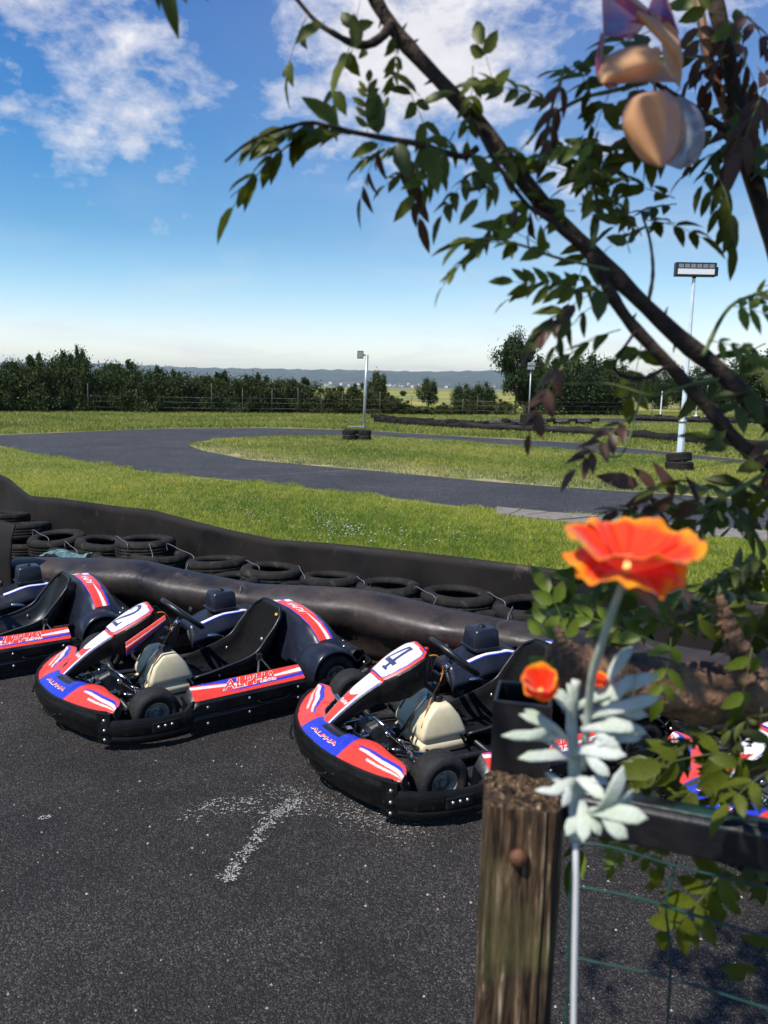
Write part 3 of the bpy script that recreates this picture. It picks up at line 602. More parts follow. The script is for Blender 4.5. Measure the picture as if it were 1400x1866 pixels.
# thin posts in the far right field
MT['post'] = mat('weathered_post', (.11, .095, .075), .8, col2=(.06, .05, .04), nscale=8)
for px, py, h_, lb in ((1203, 762, 1.9, 'thin pale post on the far grass left of the pale mast'), (1285, 770, 2.3, 'white marker post with dark foot right of the pale mast'), (1268, 762, 1.4, 'short white marker post close to the pale mast')):
    p = G(px, py); mb = MB(); mb.tube([(0, 0, 0), (.02, 0, h_)], .045, 8); mb.lathe([(0, .22), (.14, .20), (.17, 0)], 12); o = obj('marker_post', mb, MT['white'], edge=40); o.location = p; tag(o, lb, 'post')

# ------------------------------------------------------------------ trees, hedge, fence
def leafmat(name, c1, c2, tr=.25):
    m = mat(name, c1, .6, col2=c2, nscale=1.6, spec=.3, trans=tr, ramp=(.35, .65)); return m
MT['hedge'] = leafmat('hedge_leaves', (.020, .036, .007), (.060, .082, .016), .2)
MT['hedge2'] = leafmat('hedge_leaves_light', (.035, .055, .010), (.075, .085, .018), .2)
MT['tree'] = leafmat('tree_leaves', (.020, .038, .009), (.045, .070, .016), .2)
MT['bark'] = mat('bark', (.05, .038, .028), .9, col2=(.10, .08, .06), nscale=20, bump=.8, bscale=40)
MT['drybrush'] = mat('dry_twigs', (.16, .06, .03), .9)
def crown_mesh(name, n, rx, ry, rz, zc, leaf, seed, clumps=22, spread=.30, m='hedge', spikes=0, droop=0):
    r = np.random.default_rng(seed); d = r.normal(size=(clumps, 3)); d /= np.linalg.norm(d, axis=1)[:, None]; rad = r.uniform(.35, .85, clumps)[:, None]
    C = d * rad * np.array([rx, ry, rz]) + np.array([0, 0, zc])
    if m != 'tree' and spikes:            # a hedge shrub is leafy down to the ground and uneven on top
        C = np.stack([r.uniform(-rx, rx, clumps), r.uniform(-ry, ry, clumps), (zc + rz * .72) * r.uniform(.04, 1, clumps)], 1)
    if spikes:
        S_ = np.stack([r.uniform(-rx * .9, rx * .9, spikes), r.uniform(-ry * .5, ry * .5, spikes), zc + rz * r.uniform(.8, 1.15, spikes)], 1); C = np.concatenate([C, S_])
    sz = np.concatenate([r.uniform(.6, 1.3, clumps), np.full(spikes, .45)]); idx = r.integers(0, len(C), n)
    off = r.normal(size=(n, 3)) * np.array([rx, ry, rz]) * spread * sz[idx][:, None]
    if spikes: k = idx >= clumps; off[k, 2] *= 1.25; off[k, 0] *= .75
    Pn = C[idx] + off; Pn[:, 2] = np.abs(Pn[:, 2] - .02) + .02
    u = r.normal(size=(n, 3)); u /= np.linalg.norm(u, axis=1)[:, None]; v = np.cross(u, r.normal(size=(n, 3))); v /= np.linalg.norm(v, axis=1)[:, None]
    s = (leaf * r.uniform(.6, 1.4, n))[:, None]; V = np.stack([Pn - u * s, Pn - v * s * .45, Pn + u * s, Pn + v * s * .45], 1)
    me = bpy.data.meshes.new(name); me.vertices.add(n * 4); me.vertices.foreach_set('co', V.astype(np.float32).ravel()); me.loops.add(n * 4); me.polygons.add(n)
    me.loops.foreach_set('vertex_index', np.arange(n * 4, dtype=np.int32)); me.polygons.foreach_set('loop_start', (np.arange(n) * 4).astype(np.int32)); me.materials.append(MT[m]); me.update(calc_edges=True); return me
def stems_mesh(n, w_, h_, seed, r0=.02):
    mb = MB(); r = random.Random(seed); mb.tube([(-w_, 0, .03), (0, .05, .06), (w_, 0, .03)], r0 * 1.6, 6)
    for i in range(n):
        x = r.uniform(-w_, w_); y = r.uniform(-.2, .2); mb.tube([(x, y, 0), (x * 1.1 + r.uniform(-.1, .1), y, h_ * .4), (x * 1.3 + r.uniform(-.2, .2), y + r.uniform(-.1, .1), h_ * r.uniform(.6, .95))], [r0, r0 * .8, r0 * .3], 5)
    me = mesh_of(mb, 'trunk', MT['bark']); return me
HB = [crown_mesh('crown', 12000, 1.75, 1.0, 1.4, 1.4, .085, 30 + i, 44, .17, 'hedge', spikes=2) for i in range(4)] + [crown_mesh('crown', 10000, 1.75, 1.0, 1.1, 1.1, .08, 40 + i, 40, .17, 'hedge2', spikes=6) for i in range(2)]
SM = [stems_mesh(7, 1.3, 2.0, i) for i in range(3)]
def tree(px, py, w_, h_, kind, label, group=None, cat='shrub', y_off=0, mesh=None, name='shrub', nominal=(3.4, 2.9)):
    p = G(px, py); p.x *= 1 + y_off / p.y; t = thing(name, label, cat, (p.x, p.y + y_off, 0), random.uniform(-.3, .3), group)
    d = (p.y + y_off) / 1400; sx_ = w_ * d / nominal[0]; sz_ = h_ * d / nominal[1]
    c = bpy.data.objects.new('crown', mesh or HB[kind]); COL.objects.link(c); c.parent = t; c.scale = (sx_, max(sx_, .7), sz_)
    s = bpy.data.objects.new('trunk', SM[kind % 3] if mesh is None else TRK); COL.objects.link(s); s.parent = t; s.scale = (sx_, sx_, sz_); return t
random.seed(4)
hl = [(-60, 752, 655), (0, 752, 657), (50, 752, 662), (95, 752, 655), (140, 752, 650), (185, 752, 660), (230, 752, 668), (265, 753, 682), (310, 753, 676), (350, 753, 684), (395, 753, 690), (430, 754, 685), (470, 754, 692), (505, 754, 690), (545, 754, 697), (590, 755, 704), (630, 756, 700), (662, 756, 692), (700, 757, 712), (722, 757, 726)]
lab = ['dense dark hedge shrub', 'ragged dark hedge shrub', 'tall spiky hedge shrub', 'bushy dark hedge shrub']
where = ['beyond the left picture edge', 'at the left picture edge', 'second from the left end', 'third from the left, below the lone spike', 'at the tallest point of the hedge', 'right of the tallest point', 'where the hedge starts to step down', 'below the left end of the far hills', 'with feathery shoots above the dip', 'in the dip left of centre', 'behind the bend of the track', 'with feathery shoots right of the bend', 'left of the flowering field strip', 'under the flowering field strip', 'near the dry red brushwood', 'right of the dry red brushwood', 'left of the island lamp post', 'directly behind the island lamp post', 'just right of the island lamp post', 'at the low right end of the hedge']
for i, (px, py, ty) in enumerate(hl):
    kd = i % 4 if px < 560 else 4 + i % 2; tree(px, py, 74 if px < 640 else 46, py - ty + 2, kd, (lab[i % 4] + ' ' + where[i]), 'shrubs of the long hedge', 'shrub', y_off=random.uniform(.8, 1.6))
for i, (px, ty, lb) in enumerate(((738, 22, 'low scrub bush right of the hedge end'), (765, 18, 'low scrub bush left of the lone light green tree'), (805, 17, 'low scrub bush between the lone tree and the reddish bush'), (825, 26, 'low bush at the left foot of the reddish tinged bush'), (905, 34, 'low bush at the left foot of the tallest dark tree'), (860, 40, 'middle bush of the clump left of the tallest dark tree'))):
    tree(px, 757, 46, ty, 4 + i % 2, lb, 'low bushes between the hedge and the tallest tree', 'shrub', y_off=1.0)
tree(118, 752, 40, 96, 2, 'thin pale shoot cluster sticking out above the left hedge', None, 'shrub', y_off=2.5)
tree(155, 752, 30, 112, 0, 'narrow spike of leaves rising above the left hedge', None, 'shrub', y_off=2.5)
mb = MB(); TRKm = MB(); TRKm.tube([(0, 0, 0), (.05, 0, .8), (0, 0, 1.9), (.1, 0, 3.2)], [.09, .07, .06, .02], 8)
for q in ((.9, .2, 2.6), (-.8, .1, 2.4), (.3, -.6, 3.0), (-.4, .5, 3.1)): TRKm.tube([(0, 0, 1.1), (q[0] * .5, q[1] * .5, 1.7), q], [.05, .035, .012], 6)
TRK = mesh_of(TRKm, 'trunk', MT['bark'])
T1 = crown_mesh('crown', 14000, 1.75, 1.3, 1.7, 2.35, .075, 70, 46, .11, 'tree'); T2m = crown_mesh('crown', 15000, 1.7, 1.3, 1.9, 1.75, .075, 71, 60, .14, 'tree'); T3 = crown_mesh('crown', 7000, 1.5, 1.2, 1.7, 2.0, .085, 72, 30, .13, 'hedge2')
for (px, py, w_, h_, me_, lb, yo) in ((780, 752, 52, 66, T3, 'small lone light green tree right of the island lamp post', 2), (690, 756, 50, 82, T3, 'small tree with loose feathery crown behind the island lamp post', 3), (845, 756, 52, 58, T2m, 'reddish tinged bush between the small tree and the tall one', 1.5), (880, 757, 50, 62, T2m, 'rounded bush standing left under the tall dark tree', 2),
        (938, 758, 84, 140, T1, 'tallest dark tree with open branches in the middle distance', 3), (1000, 760, 90, 108, T2m, 'dark tree right beside the tallest one', 4), (968, 759, 80, 112, T2m, 'dark tree between the tallest one and its right neighbour', 4.5), (1036, 760, 100, 116, T2m, 'middle tree of the dark clump right of the tallest', 4.5), (1092, 761, 96, 108, T2m, 'tree second from the right end of the dark clump', 5.5), (1065, 760, 110, 116, T2m, 'broad dark tree partly behind the drooping red leaves', 5), (1120, 762, 90, 98, T2m, 'right end tree of the dark clump', 5),
        (1200, 756, 70, 75, T2m, 'roundish tree beyond the field left of the pale mast', 20), (1255, 757, 90, 82, T2m, 'roundish tree behind the pale mast', 20), (1375, 770, 130, 130, T2m, 'large tree at the right picture edge', 8), (1310, 757, 70, 70, T2m, 'tree between the mast and the right edge tree', 24)):
    t = tree(px, py, w_, h_, 0, lb, None, 'tree', yo, me_, 'tree', nominal=(3.3, 3.7))
t = tree(735, 722, 14, 11, 0, 'tiny round tree out in the flowering field', None, 'tree', 0, T2m, 'tree', nominal=(3.3, 3.7))
mb = MB(); r = random.Random(9)
for i in range(260):
    a = Vector((r.uniform(-.9, .9), r.uniform(-.3, .3), r.uniform(0, .45))); mb.tube([a, a + Vector((r.uniform(-.4, .4), r.uniform(-.2, .2), r.uniform(-.05, .5)))], .008, 3, cap=False)
o = obj('brushwood_heap', mb, MT['drybrush']); o.location = G(570, 751); tag(o, 'heap of dry reddish brushwood at the foot of the hedge', 'brushwood')
fence_posts = [(165, 752, 53), (252, 752, 44), (388, 754, 55), (444, 754, 46), (497, 754, 46), (544, 755, 48), (586, 755, 40), (624, 755, 42), (692, 756, 42), (749, 756, 36), (820, 757, 34), (842, 757, 30), (868, 757, 34), (905, 758, 34), (1185, 758, 28), (1255, 758, 28)]
fn = thing('wire_fence', 'thin wire fence with slim posts along the foot of the hedge', 'fence', (0, 0, 0))
fp = []
for px, py, h_ in fence_posts:
    p = G(px, py); p.y -= .3; fp.append(p); hh = h_ * p.y / 1400; mb = MB(); mb.tube([(p.x, p.y, 0), (p.x + .02, p.y, hh)], .026, 6); obj('post', mb, MT['post'], fn)
mb = MB()
for z in (.35, .7, 1.0):
    for a, b in zip(fp[:-1], fp[1:]): mb.tube([(a.x, a.y, z), (b.x, b.y, z)], .006, 4, cap=False)
obj('wire', mb, MT['wire'], fn)

# ------------------------------------------------------------------ far hills, village, haze
MT['hill'] = mat('wooded_hill', (.016, .034, .014), .95, col2=(.055, .075, .028), nscale=.008, ramp=(.46, .62), bump=1, bscale=.02)
def hill():
    nx, ny = 420, 34; prof = [(-700, 31), (-200, 32), (100, 31), (240, 30), (400, 29), (560, 26), (700, 28), (800, 30), (900, 31), (1100, 24), (1400, 17), (1900, 19), (2600, 12)]
    V = []
    for j in range(ny + 1):
        v = j / ny; D = lerp(2900, 6600, v)
        for i in range(nx + 1):
            px = lerp(-700, 2300, i / nx); H_ = float(np.interp(px, [p[0] for p in prof], [p[1] for p in prof])) / 1400 * 5600
            k = 0 if v < .02 else sstep(.1, .74, v) ** 1.3 * (1 if v < .74 else 1 - .35 * (v - .74)); k += .10 * sstep(0, .3, v) * (1 - v)
            b = 2.5 * math.sin(i * 1.9 + j) + 3 * math.sin(i * .53 + j * 2.1) + 2.2 * math.sin(i * 5.1)
            V.append(((px - 700) / 1400 * D, D, -1 + H_ * k * (1 + .06 * math.sin(i * .11 + j * .3)) + b * sstep(.35, .7, v)))
    F = [(j * (nx + 1) + i, j * (nx + 1) + i + 1, (j + 1) * (nx + 1) + i + 1, (j + 1) * (nx + 1) + i) for j in range(ny) for i in range(nx)]
    me = bpy.data.meshes.new('hills'); me.from_pydata(V, [], F); me.materials.append(MT['hill']); me.update(); o = bpy.data.objects.new('hills', me); COL.objects.link(o); return struct(o)
hl_ = hill()
MT['housewall'] = mat('far_house_wall', (.62, .58, .52), .8); MT['houseroof'] = mat('far_house_roof', (.22, .10, .06), .8)
mbw = MB(); mbw.box((0, 0, 3), (11, 8, 6)); HW = mesh_of(mbw, 'wall', MT['housewall'], False)
mbr = MB(); mbr.add([(-6, -4.6, 6), (6, -4.6, 6), (6, 4.6, 6), (-6, 4.6, 6), (-6, 0, 9), (6, 0, 9)], [(0, 1, 5, 4), (2, 3, 4, 5), (0, 4, 3), (1, 2, 5), (3, 2, 1, 0)]); HR = mesh_of(mbr, 'roof', MT['houseroof'], False)
r = random.Random(12)
for i in range(60):
    px = r.uniform(590, 905) if i < 48 else r.uniform(330, 560); D = r.uniform(3100, 3900); z = lerp(2, 16, (D - 3000) / 900)
    t = thing('house', 'tiny pale village house at the foot of the far hills', 'house', ((px - 700) / 1400 * D, D, z - 3), r.uniform(0, 3), 'village houses below the hills')
    for nm, me_ in (('wall', HW), ('roof', HR)): c = bpy.data.objects.new(nm, me_); COL.objects.link(c); c.parent = t; c.scale = (r.uniform(.8, 1.8),) * 3
hm = bpy.data.materials.new('haze'); hm.use_nodes = True; t_ = hm.node_tree
for n_ in list(t_.nodes):
    if n_.type == 'BSDF_PRINCIPLED': t_.nodes.remove(n_)
pv = t_.nodes.new('ShaderNodeVolumePrincipled'); pv.inputs['Color'].default_value = (.80, .90, 1.0, 1); pv.inputs['Density'].default_value = .00011; pv.inputs['Anisotropy'].default_value = .3
t_.links.new(pv.outputs[0], t_.nodes['Material Output'].inputs['Volume'])
mb = MB(); mb.box((0, 0, 114), (19000, 19000, 232)); hz = obj('haze', mb, hm, smooth=False); stuff(hz, 'thin bluish air haze over the whole landscape', 'haze')
# ------------------------------------------------------------------ karts
RED, BLUE, WHITE, BLK = (.74, .052, .030), (.022, .045, .46), (.82, .81, .80), (.012, .012, .014)
PINK = (.62, .10, .10)
def text_mesh(body, size, shear=0.0, offset=0.0, res=2):
    cu = bpy.data.curves.new('txt', 'FONT'); cu.body = body; cu.size = size; cu.shear = shear; cu.offset = offset; cu.align_x = 'CENTER'; cu.align_y = 'CENTER'; cu.resolution_u = res
    o = bpy.data.objects.new('txt', cu); COL.objects.link(o)
    dg = bpy.context.evaluated_depsgraph_get(); me = bpy.data.meshes.new_from_object(o.evaluated_get(dg))
    vs = [tuple(v.co) for v in me.vertices]; fs = [tuple(p.vertices) for p in me.polygons]
    bpy.data.objects.remove(o); bpy.data.curves.remove(cu); bpy.data.meshes.remove(me)
    return vs, fs
def print_sheet(S, colfn, nu, nv, lift=.0015):
    """thin printed sheet over a surface S(u,v) -> point"""
    mb = MB(); cols = []
    for i in range(nu + 1):
        for j in range(nv + 1):
            u, v = i / nu, j / nv; mb.v.append(tuple(S(u, v, lift))); cols.append((*colfn(u, v), 1))
    for i in range(nu):
        for j in range(nv):
            a = i * (nv + 1) + j; mb.f.append((a, a + nv + 1, a + nv + 2, a + 1)); mb.m.append(0)
    return mb, cols
def smoothfn(f, du=.004, dv=.012):
    def g(u, v):
        s = np.zeros(3)
        for a in (-.5, .5):
            for b in (-.5, .5): s += np.array(f(u + a * du, v + b * dv))
        return s / 4
    return g

# --- fairing spine
SP = cr([(.915, .212), (.885, .245), (.82, .305), (.74, .37), (.66, .422), (.60, .457), (.53, .50), (.44, .545), (.375, .568)], 60)
WID = lambda s: float(np.interp(s, [0, .05, .25, .55, .60, .70, .80, .92, 1.0], [.022, .036, .052, .076, .088, .112, .125, .122, .085]))
def fair(s, y, lift):                      # s 0..1 along, y metres across
    k = min(max(s, 0), 1) * 59; i = min(int(k), 58); f = k - i
    p = SP[i] * (1 - f) + SP[i + 1] * f; t = SP[i + 1] - SP[i]; t = t / np.linalg.norm(t); nrm = np.array([-t[1], t[0]])
    if nrm[1] < 0: nrm = -nrm
    h = lift - .30 * y * y / max(WID(s), .03)
    if s > .575: h += .010 * sstep(.575, .60, s)
    return Vector((p[0] + nrm[0] * h, y, p[1] + nrm[1] * h))
def fair_rings():
    rs = []
    for i in range(60):
        s = i / 59; wd = WID(s); dp = float(np.interp(s, [0, .1, .5, .8, .97, 1], [.03, .05, .10, .155, .15, .11]))
        c = []
        for y in np.linspace(-1, 1, 13): c.append(fair(s, y * wd, 0))
        e1 = fair(s, wd, 0); e0 = fair(s, -wd, 0)
        for q in (.12, .5, 1.0): c.append(Vector((e1.x - .01 * q, wd + .009 * math.sin(q * 3) - .02 * q, e1.z - dp * q)))
        for q in (1.0, .5, .12): c.append(Vector((e0.x - .01 * q, -(wd + .009 * math.sin(q * 3) - .02 * q), e0.z - dp * q)))
        rs.append(c)
    return rs
def inp(x, y, poly):
    c = False; j = len(poly) - 1
    for i in range(len(poly)):
        if (poly[i][1] > y) != (poly[j][1] > y) and x < (poly[j][0] - poly[i][0]) * (y - poly[i][1]) / (poly[j][1] - poly[i][1]) + poly[i][0]: c = not c
        j = i
    return c
def fair_color(number):
    def f(u, v):
        s = u; wd = WID(s) * .93; y = (v * 2 - 1) * wd
        if s > .575:                       # number plate with rounded front
            L = .42; x = (s - .575) / .425; a = abs(y)
            lim = wd; r = x / .12
            inner = wd - .014 - .045 * max(0, 1 - x / .13) ** 2
            if x < .045 or a > inner: 
                if a > inner + .008 and x > .1: return RED
                return RED
            if a > inner - .006 or x < .075: return BLUE if y > 0 or x < .075 else PINK
            if x > .93: return RED
            if x > .905: return BLUE
            if number:
                gx = y / .100 + .5; gy = (.915 - s) / .245 * 1.4
                if -.1 < gx < 1.1 and -.1 < gy < 1.5:
                    for q in DG[number]:
                        if inp(gx, 1.4 - gy, q): return (.045, .05, .14)
            return WHITE
        a = abs(y) / wd
        if s < .10: return WHITE if (a < .72 and s > .045) else BLUE
        if s > .36 and a < (.78 if s < .47 else .86) * min(1, ((s - .36) / .05)) ** .5 + .02 and s < .565: return WHITE
        if a > .90: return BLUE
        if a > .76: return WHITE
        return RED
    return smoothfn(f, .003, .012)
def poly_digit(n):
    # slab-serif digits on a 0..1 x 0..1.4 grid, as strips of quads (outline widened by the caller)
    if n == '4':
        return [[(.50, 0), (.95, 0), (.95, .14), (.50, .14)], [(.62, .14), (.84, .14), (.84, 1.4), (.62, 1.4)], [(.0, .36), (1.05, .36), (1.05, .56), (.0, .56)],
                [(.0, .56), (.22, .56), (.66, 1.4), (.44, 1.4)]]
    pts = []
    P0 = cr([(.08, 1.02), (.14, 1.28), (.46, 1.38), (.82, 1.22), (.84, .92), (.60, .62), (.30, .36), (.14, .14)], 22)
    out = []
    for i in range(21):
        a, b = P0[i], P0[i + 1]; t = (b - a) / np.linalg.norm(b - a); n_ = np.array([-t[1], t[0]]) * .11
        out.append([tuple(a + n_), tuple(b + n_ + t * .02), tuple(b - n_ + t * .02), tuple(a - n_)])
    out.append([(.02, 0), (.98, 0), (.98, .18), (.02, .18)]); out.append([(.80, .18), (.98, .18), (.98, .38), (.88, .38)])
    out.append([(-.02, .95), (.24, .95), (.24, 1.07), (-.02, 1.07)])
    return out
DG = {'2': poly_digit('2'), '4': poly_digit('4')}
def digit_on_fairing(n, parent):
    for lay, (grow, mt, lift) in enumerate(((.055, 'white', .0030), (.0, 'navyink', .0045))):
        pass
    mb = MB(); sc = .082
    for q in poly_digit(n):
        vs = []
        for (x, y) in q:
            yy = (x - .5) * sc * 1.05; s = .925 - (1.4 - y) * sc / .62 * 1.35 - .02
            vs.append(fair(s, yy, .0040))
        mb.add(vs, [(0, 1, 2, 3)])
    o = obj('number', mb, MT['navyink'], parent, smooth=False); return o
def text_on(S, body, u0, v0, su, sv, name, mt, parent, size=1.0, shear=0.0, offset=0.0, lift=.003, swap=False):
    vs, fs = text_mesh(body, size, shear, offset); mb = MB()
    mb.add([S(u0 + x * su, v0 + y * sv, lift) if not swap else S(u0 + y * su, v0 + x * sv, lift) for (x, y, z) in vs], fs)
    return obj(name, mb, mt, parent, smooth=False)

def bumper_section(z0, z1, th):
    zm = (z0 + z1) / 2
    return [(-th, z0 + .02), (-th * .3, z0), (.0, z0 + .02), (.006, zm - .02), (.0, zm), (.008, zm + .025), (.004, z1 - .018), (-.004, z1 - .004), (-.016, z1), (-th * .85, z1 - .004), (-th, z1 - .018)]
def sweep_band(path, secfn, seg=48, waviness=0.0, seed=0):
    pts = cr(path, seg); rs = []; rnd = random.Random(seed); ph = [rnd.uniform(0, 6) for _ in range(4)]
    for i, p in enumerate(pts):
        t = pts[min(i + 1, seg - 1)] - pts[max(i - 1, 0)]; t = t[:2] / np.linalg.norm(t[:2]); nx = np.array([t[1], -t[0]])
        sec = secfn(i / (seg - 1)); wv = waviness * (math.sin(i * .55 + ph[0]) + .6 * math.sin(i * 1.3 + ph[1]))
        rs.append([(p[0] + nx[0] * (o_ + wv * (z > .05)), p[1] + nx[1] * (o_ + wv * (z > .05)), z) for o_, z in sec])
    return rs

def tyre_profile(r, wd, rimr):
    h = wd / 2
    return [(rimr - .004, -h * .70), (rimr + .006, -h * .86), (rimr + .02, -h * .97), (r - .045, -h * 1.02), (r - .022, -h * .98), (r - .008, -h * .84), (r - .001, -h * .6), (r, -h * .2), (r, h * .2), (r - .001, h * .6), (r - .008, h * .84), (r - .022, h * .98), (r - .045, h * 1.02), (rimr + .02, h * .97), (rimr + .006, h * .86), (rimr - .004, h * .70)]

def make_kart(number, flash, cowl_gap=False):
    root = thing('go_kart', '', 'go-kart')
    # floor tray and frame
    mb = MB(); mb.rings([[(x, y, .036 + .002 * math.sin(x * 20)), (x, -y, .036)] for x, y in ((.80, .16), (.70, .27), (.45, .30), (.2, .27), (-.05, .2))], closed=False, cap=False)
    obj('floor_tray', mb, MT['frame'], root, solid=.003)
    mb = MB()
    for s in (-1, 1):
        mb.tube(cr([(.86, .10 * s, .075), (.80, .24 * s, .07), (.55, .30 * s, .065), (.2, .27 * s, .06), (-.2, .30 * s, .06), (-.7, .32 * s, .075)], 24), .0155)
        mb.tube(cr([(.94, .30 * s, .12), (.90, .40 * s, .12), (.78, .44 * s, .10), (.70, .30 * s, .08)], 14), .010)
        mb.tube(cr([(.32, .28 * s, .07), (.30, .58 * s, .09), (-.20, .60 * s, .10), (-.24, .30 * s, .07)], 20), .011)
        mb.tube([(.535, .28 * s, .10), (.535, .46 * s, .125)], .02)
    for x in (.60, .12, -.28, -.68): mb.tube([(x, -.30, .066), (x, .30, .066)], .014)
    mb.tube([(-.535, -.56, .14), (-.535, .56, .14)], .02)
    mb.tube(cr([(.95, -.32, .13), (1.0, 0, .13), (.95, .32, .13)], 14), .011)
    obj('chassis_frame', mb, MT['frame'], root)
    # front bumper shell
    path = [(.80, -.600), (.865, -.525), (.935, -.38), (.992, -.2), (1.012, 0), (.992, .2), (.935, .38), (.865, .525), (.80, .600)]
    def fsec(u):
        c = abs(u - .5) * 2; z1 = .213 + .0 * c; z0 = .045
        return [(-.075, z0 + .02), (-.052, z0), (-.034, z0 + .008), (-.016, .085), (-.010, .108), (.000, .122), (.004, .160), (.000, .186), (-.004, .193), (-.003, .205), (-.008, .214), (-.015, .212), (-.020, .203), (-.05, .19)]
    path = [(x, y * (.80 if y < 0 else 1)) for x, y in path]
    mb = MB(); mb.rings(sweep_band(path, fsec, 72, .0012, 3), True, True)
    fb = obj('front_bumper', mb, MT['bumper'], root, edge=45, fix=True)
    for s in (-1, 1):                       # hand-hold loops and the seam flanges
        mb = MB(); mb.tube(cr([(1.014, .12 * s, .125), (1.010, .15 * s, .108), (.992, .23 * s, .100), (.972, .27 * s, .118)], 12), .006); obj('bumper_rib', mb, MT['bumper'], fb)
        mb = MB()
        mb.rings([[(.806 + dx, (.606 + dy) * (s if s > 0 else -.80), z) for z in (.045, .09, .15, .205)] + [(.79 + dx, (.588 + dy) * (s if s > 0 else -.80), z) for z in (.205, .15, .09, .045)] for dx, dy in ((.03, -.034), (.0, .004), (-.022, .020))], True, True)
        obj('bumper_joint', mb, MT['bumper'], fb, fix=True, edge=30)
        for z in (.075, .125, .178):
            mb = MB(); mb.lathe([(0, .006), (.006, .005), (.0085, 0)], 10, axis='y', c=(.812, .622 * (s if s > 0 else -.80), z)) ; obj('bolt', mb, MT['bolt'], fb, fix=True)
    # printed spoiler deck
    outer = cr([(.762, -.622), (.80, -.578), (.868, -.48), (.938, -.33), (.980, -.18), (.998, 0), (.980, .18), (.938, .33), (.868, .48), (.80, .578), (.762, .622)], 120)
    inner = cr([(.735, -.615), (.705, -.53), (.722, -.42), (.735, -.31), (.80, -.215), (.845, -.13), (.862, 0), (.845, .13), (.80, .215), (.735, .31), (.722, .42), (.705, .53), (.735, .615)], 120)
    outer = [np.array((p[0], p[1] * (.80 if p[1] < 0 else 1))) for p in outer]; inner = [np.array((p[0], p[1] * (.80 if p[1] < 0 else 1))) for p in inner]
    def deck(u, v, lift):
        k = min(max(u, 0), 1) * 119; i = min(int(k), 118); f = k - i
        o_ = outer[i] * (1 - f) + outer[i + 1] * f; n_ = inner[i] * (1 - f) + inner[i + 1] * f; p = o_ * (1 - v) + n_ * v
        c = abs(u - .5) * 2
        return Vector((p[0], p[1], .203 + .040 * math.sin(v * PI * .62) * (1 - .35 * c * c) - .004 * sstep(.30, .34, c) * (1 - sstep(.36, .42, c)) + lift))
    def deck_col(u, v):
        c = abs(u - .575) * 2
        if v < .03: return BLK
        if c < .215:
            if v > .58 and c < .10: return BLK
            return BLUE
        a = (u - .6825) / .3175 if u > .575 else (.4675 - u) / .4675
        if v > .97 or a > .975: return BLK
        m1 = .60 - .16 * a
        if a > .10 and abs(v - m1 - .16 * a) < .015 + .10 * a * min(1, (1 - a) * 4): return BLUE
        if a > .14 and abs(v - m1 + .06) < .02 + .085 * a: return WHITE
        if a > .28 and abs(v - m1 + .24 + .0 * a) < .045 * a * (1.15 - a) * 3: return (.8, .55, .5)
        return RED
    mb = MB()
    rs = []
    for i in range(61):
        u = i / 60; top = [deck(u, v, 0) for v in (0, .25, .5, .75, 1)]
        e = top[-1]; q = top[0]; rs.append(top + [Vector((e.x - .006, e.y, e.z - .05)), Vector((q.x - .012, q.y, q.z - .05))])
    mb.rings(rs, True, True); sp = obj('front_spoiler', mb, MT['plastic'], root, fix=True, edge=50)
    mb, cols = print_sheet(deck, smoothfn(deck_col, .0025, .01), 300, 44, .002); obj('spoiler_sticker', mb, MT['print'], sp, colors=cols)
    # ALPHA on the blue field, near side
    text_on(deck, 'ALPHA', .578, .32, .7, .70 * 4.2, 'lettering_edge', MT['white'], sp, size=.062, offset=.0034, shear=.1, lift=.004)
    text_on(deck, 'ALPHA', .578, .32, .7, .70 * 4.2, 'lettering', MT['redink'], sp, size=.062, offset=.0008, shear=.1, lift=.006)
    # nose fairing with its number plate
    mb = MB(); mb.rings(fair_rings(), True, True); nf = obj('nose_fairing', mb, MT['plastic'], root, fix=True, edge=50)
    mb, cols = print_sheet(lambda u, v, l: fair(u * .985, (v * 2 - 1) * WID(u * .985) * .93, l), fair_color(number), 260, 84, .0022); obj('fairing_sticker', mb, MT['print'], nf, colors=cols)
    Sf = lambda u, v, l: fair(u, v, l)
    text_on(Sf, 'ALPHA', .945, 0, -1.5, 1.0, 'lettering', MT['white'], nf, size=.030, offset=.0005, swap=True)
    text_on(Sf, 'ALPHA', .30, 0, -1.5, 1.0, 'lettering', MT['white'], nf, size=.024, offset=.0004, swap=True)
    if flash:                               # loose printed side wing under the plate
        def wing(u, v, l): return Vector((lerp(.56, .33, u), lerp(.135, .145, u) + .01 * math.sin(v * 3) + l, lerp(.40, .53, u) - .075 * v * (1 - .5 * u)))
        def wc(u, v): return BLUE if v > .72 else (WHITE if .28 < v - .2 * u < .36 else RED)
        mb, cols = print_sheet(wing, smoothfn(wc), 60, 24, 0); obj('side_wing', mb, MT['print'], nf, colors=cols, solid=.004)
    # side guards
    for s in (-1, 1):
        gp = [(.815, .590 if s > 0 else .474), (.745, .645 if s > 0 else .575), (.66, .682), (.56, .705), (.46, .712), (.40, .705), (.355, .69)]
        def gsec(u):
            z1 = .168 + .035 * sstep(.72, .92, u); z0 = .036
            return [(-.035, z0 + .012), (-.01, z0), (.004, z0 + .016), (.010, .068), (.004, .082), (.010, .096), (.010, z1 - .02), (.002, z1), (-.010, z1 + .002), (-.022, z1 - .006), (-.03, z1 - .03)]
        rs = sweep_band(gp, gsec, 40, .0014, 7); rs = [[(x, y, z) for x, y, z in r] for r in rs]
        # outward is +y for this path: mirror offsets
        rs2 = []
        pts = cr(gp, 40)
        for i, r_ in enumerate(rs):
            cx, cy = pts[i][0], pts[i][1]; rs2.append([(x, y * s, z) for x, y, z in r_])
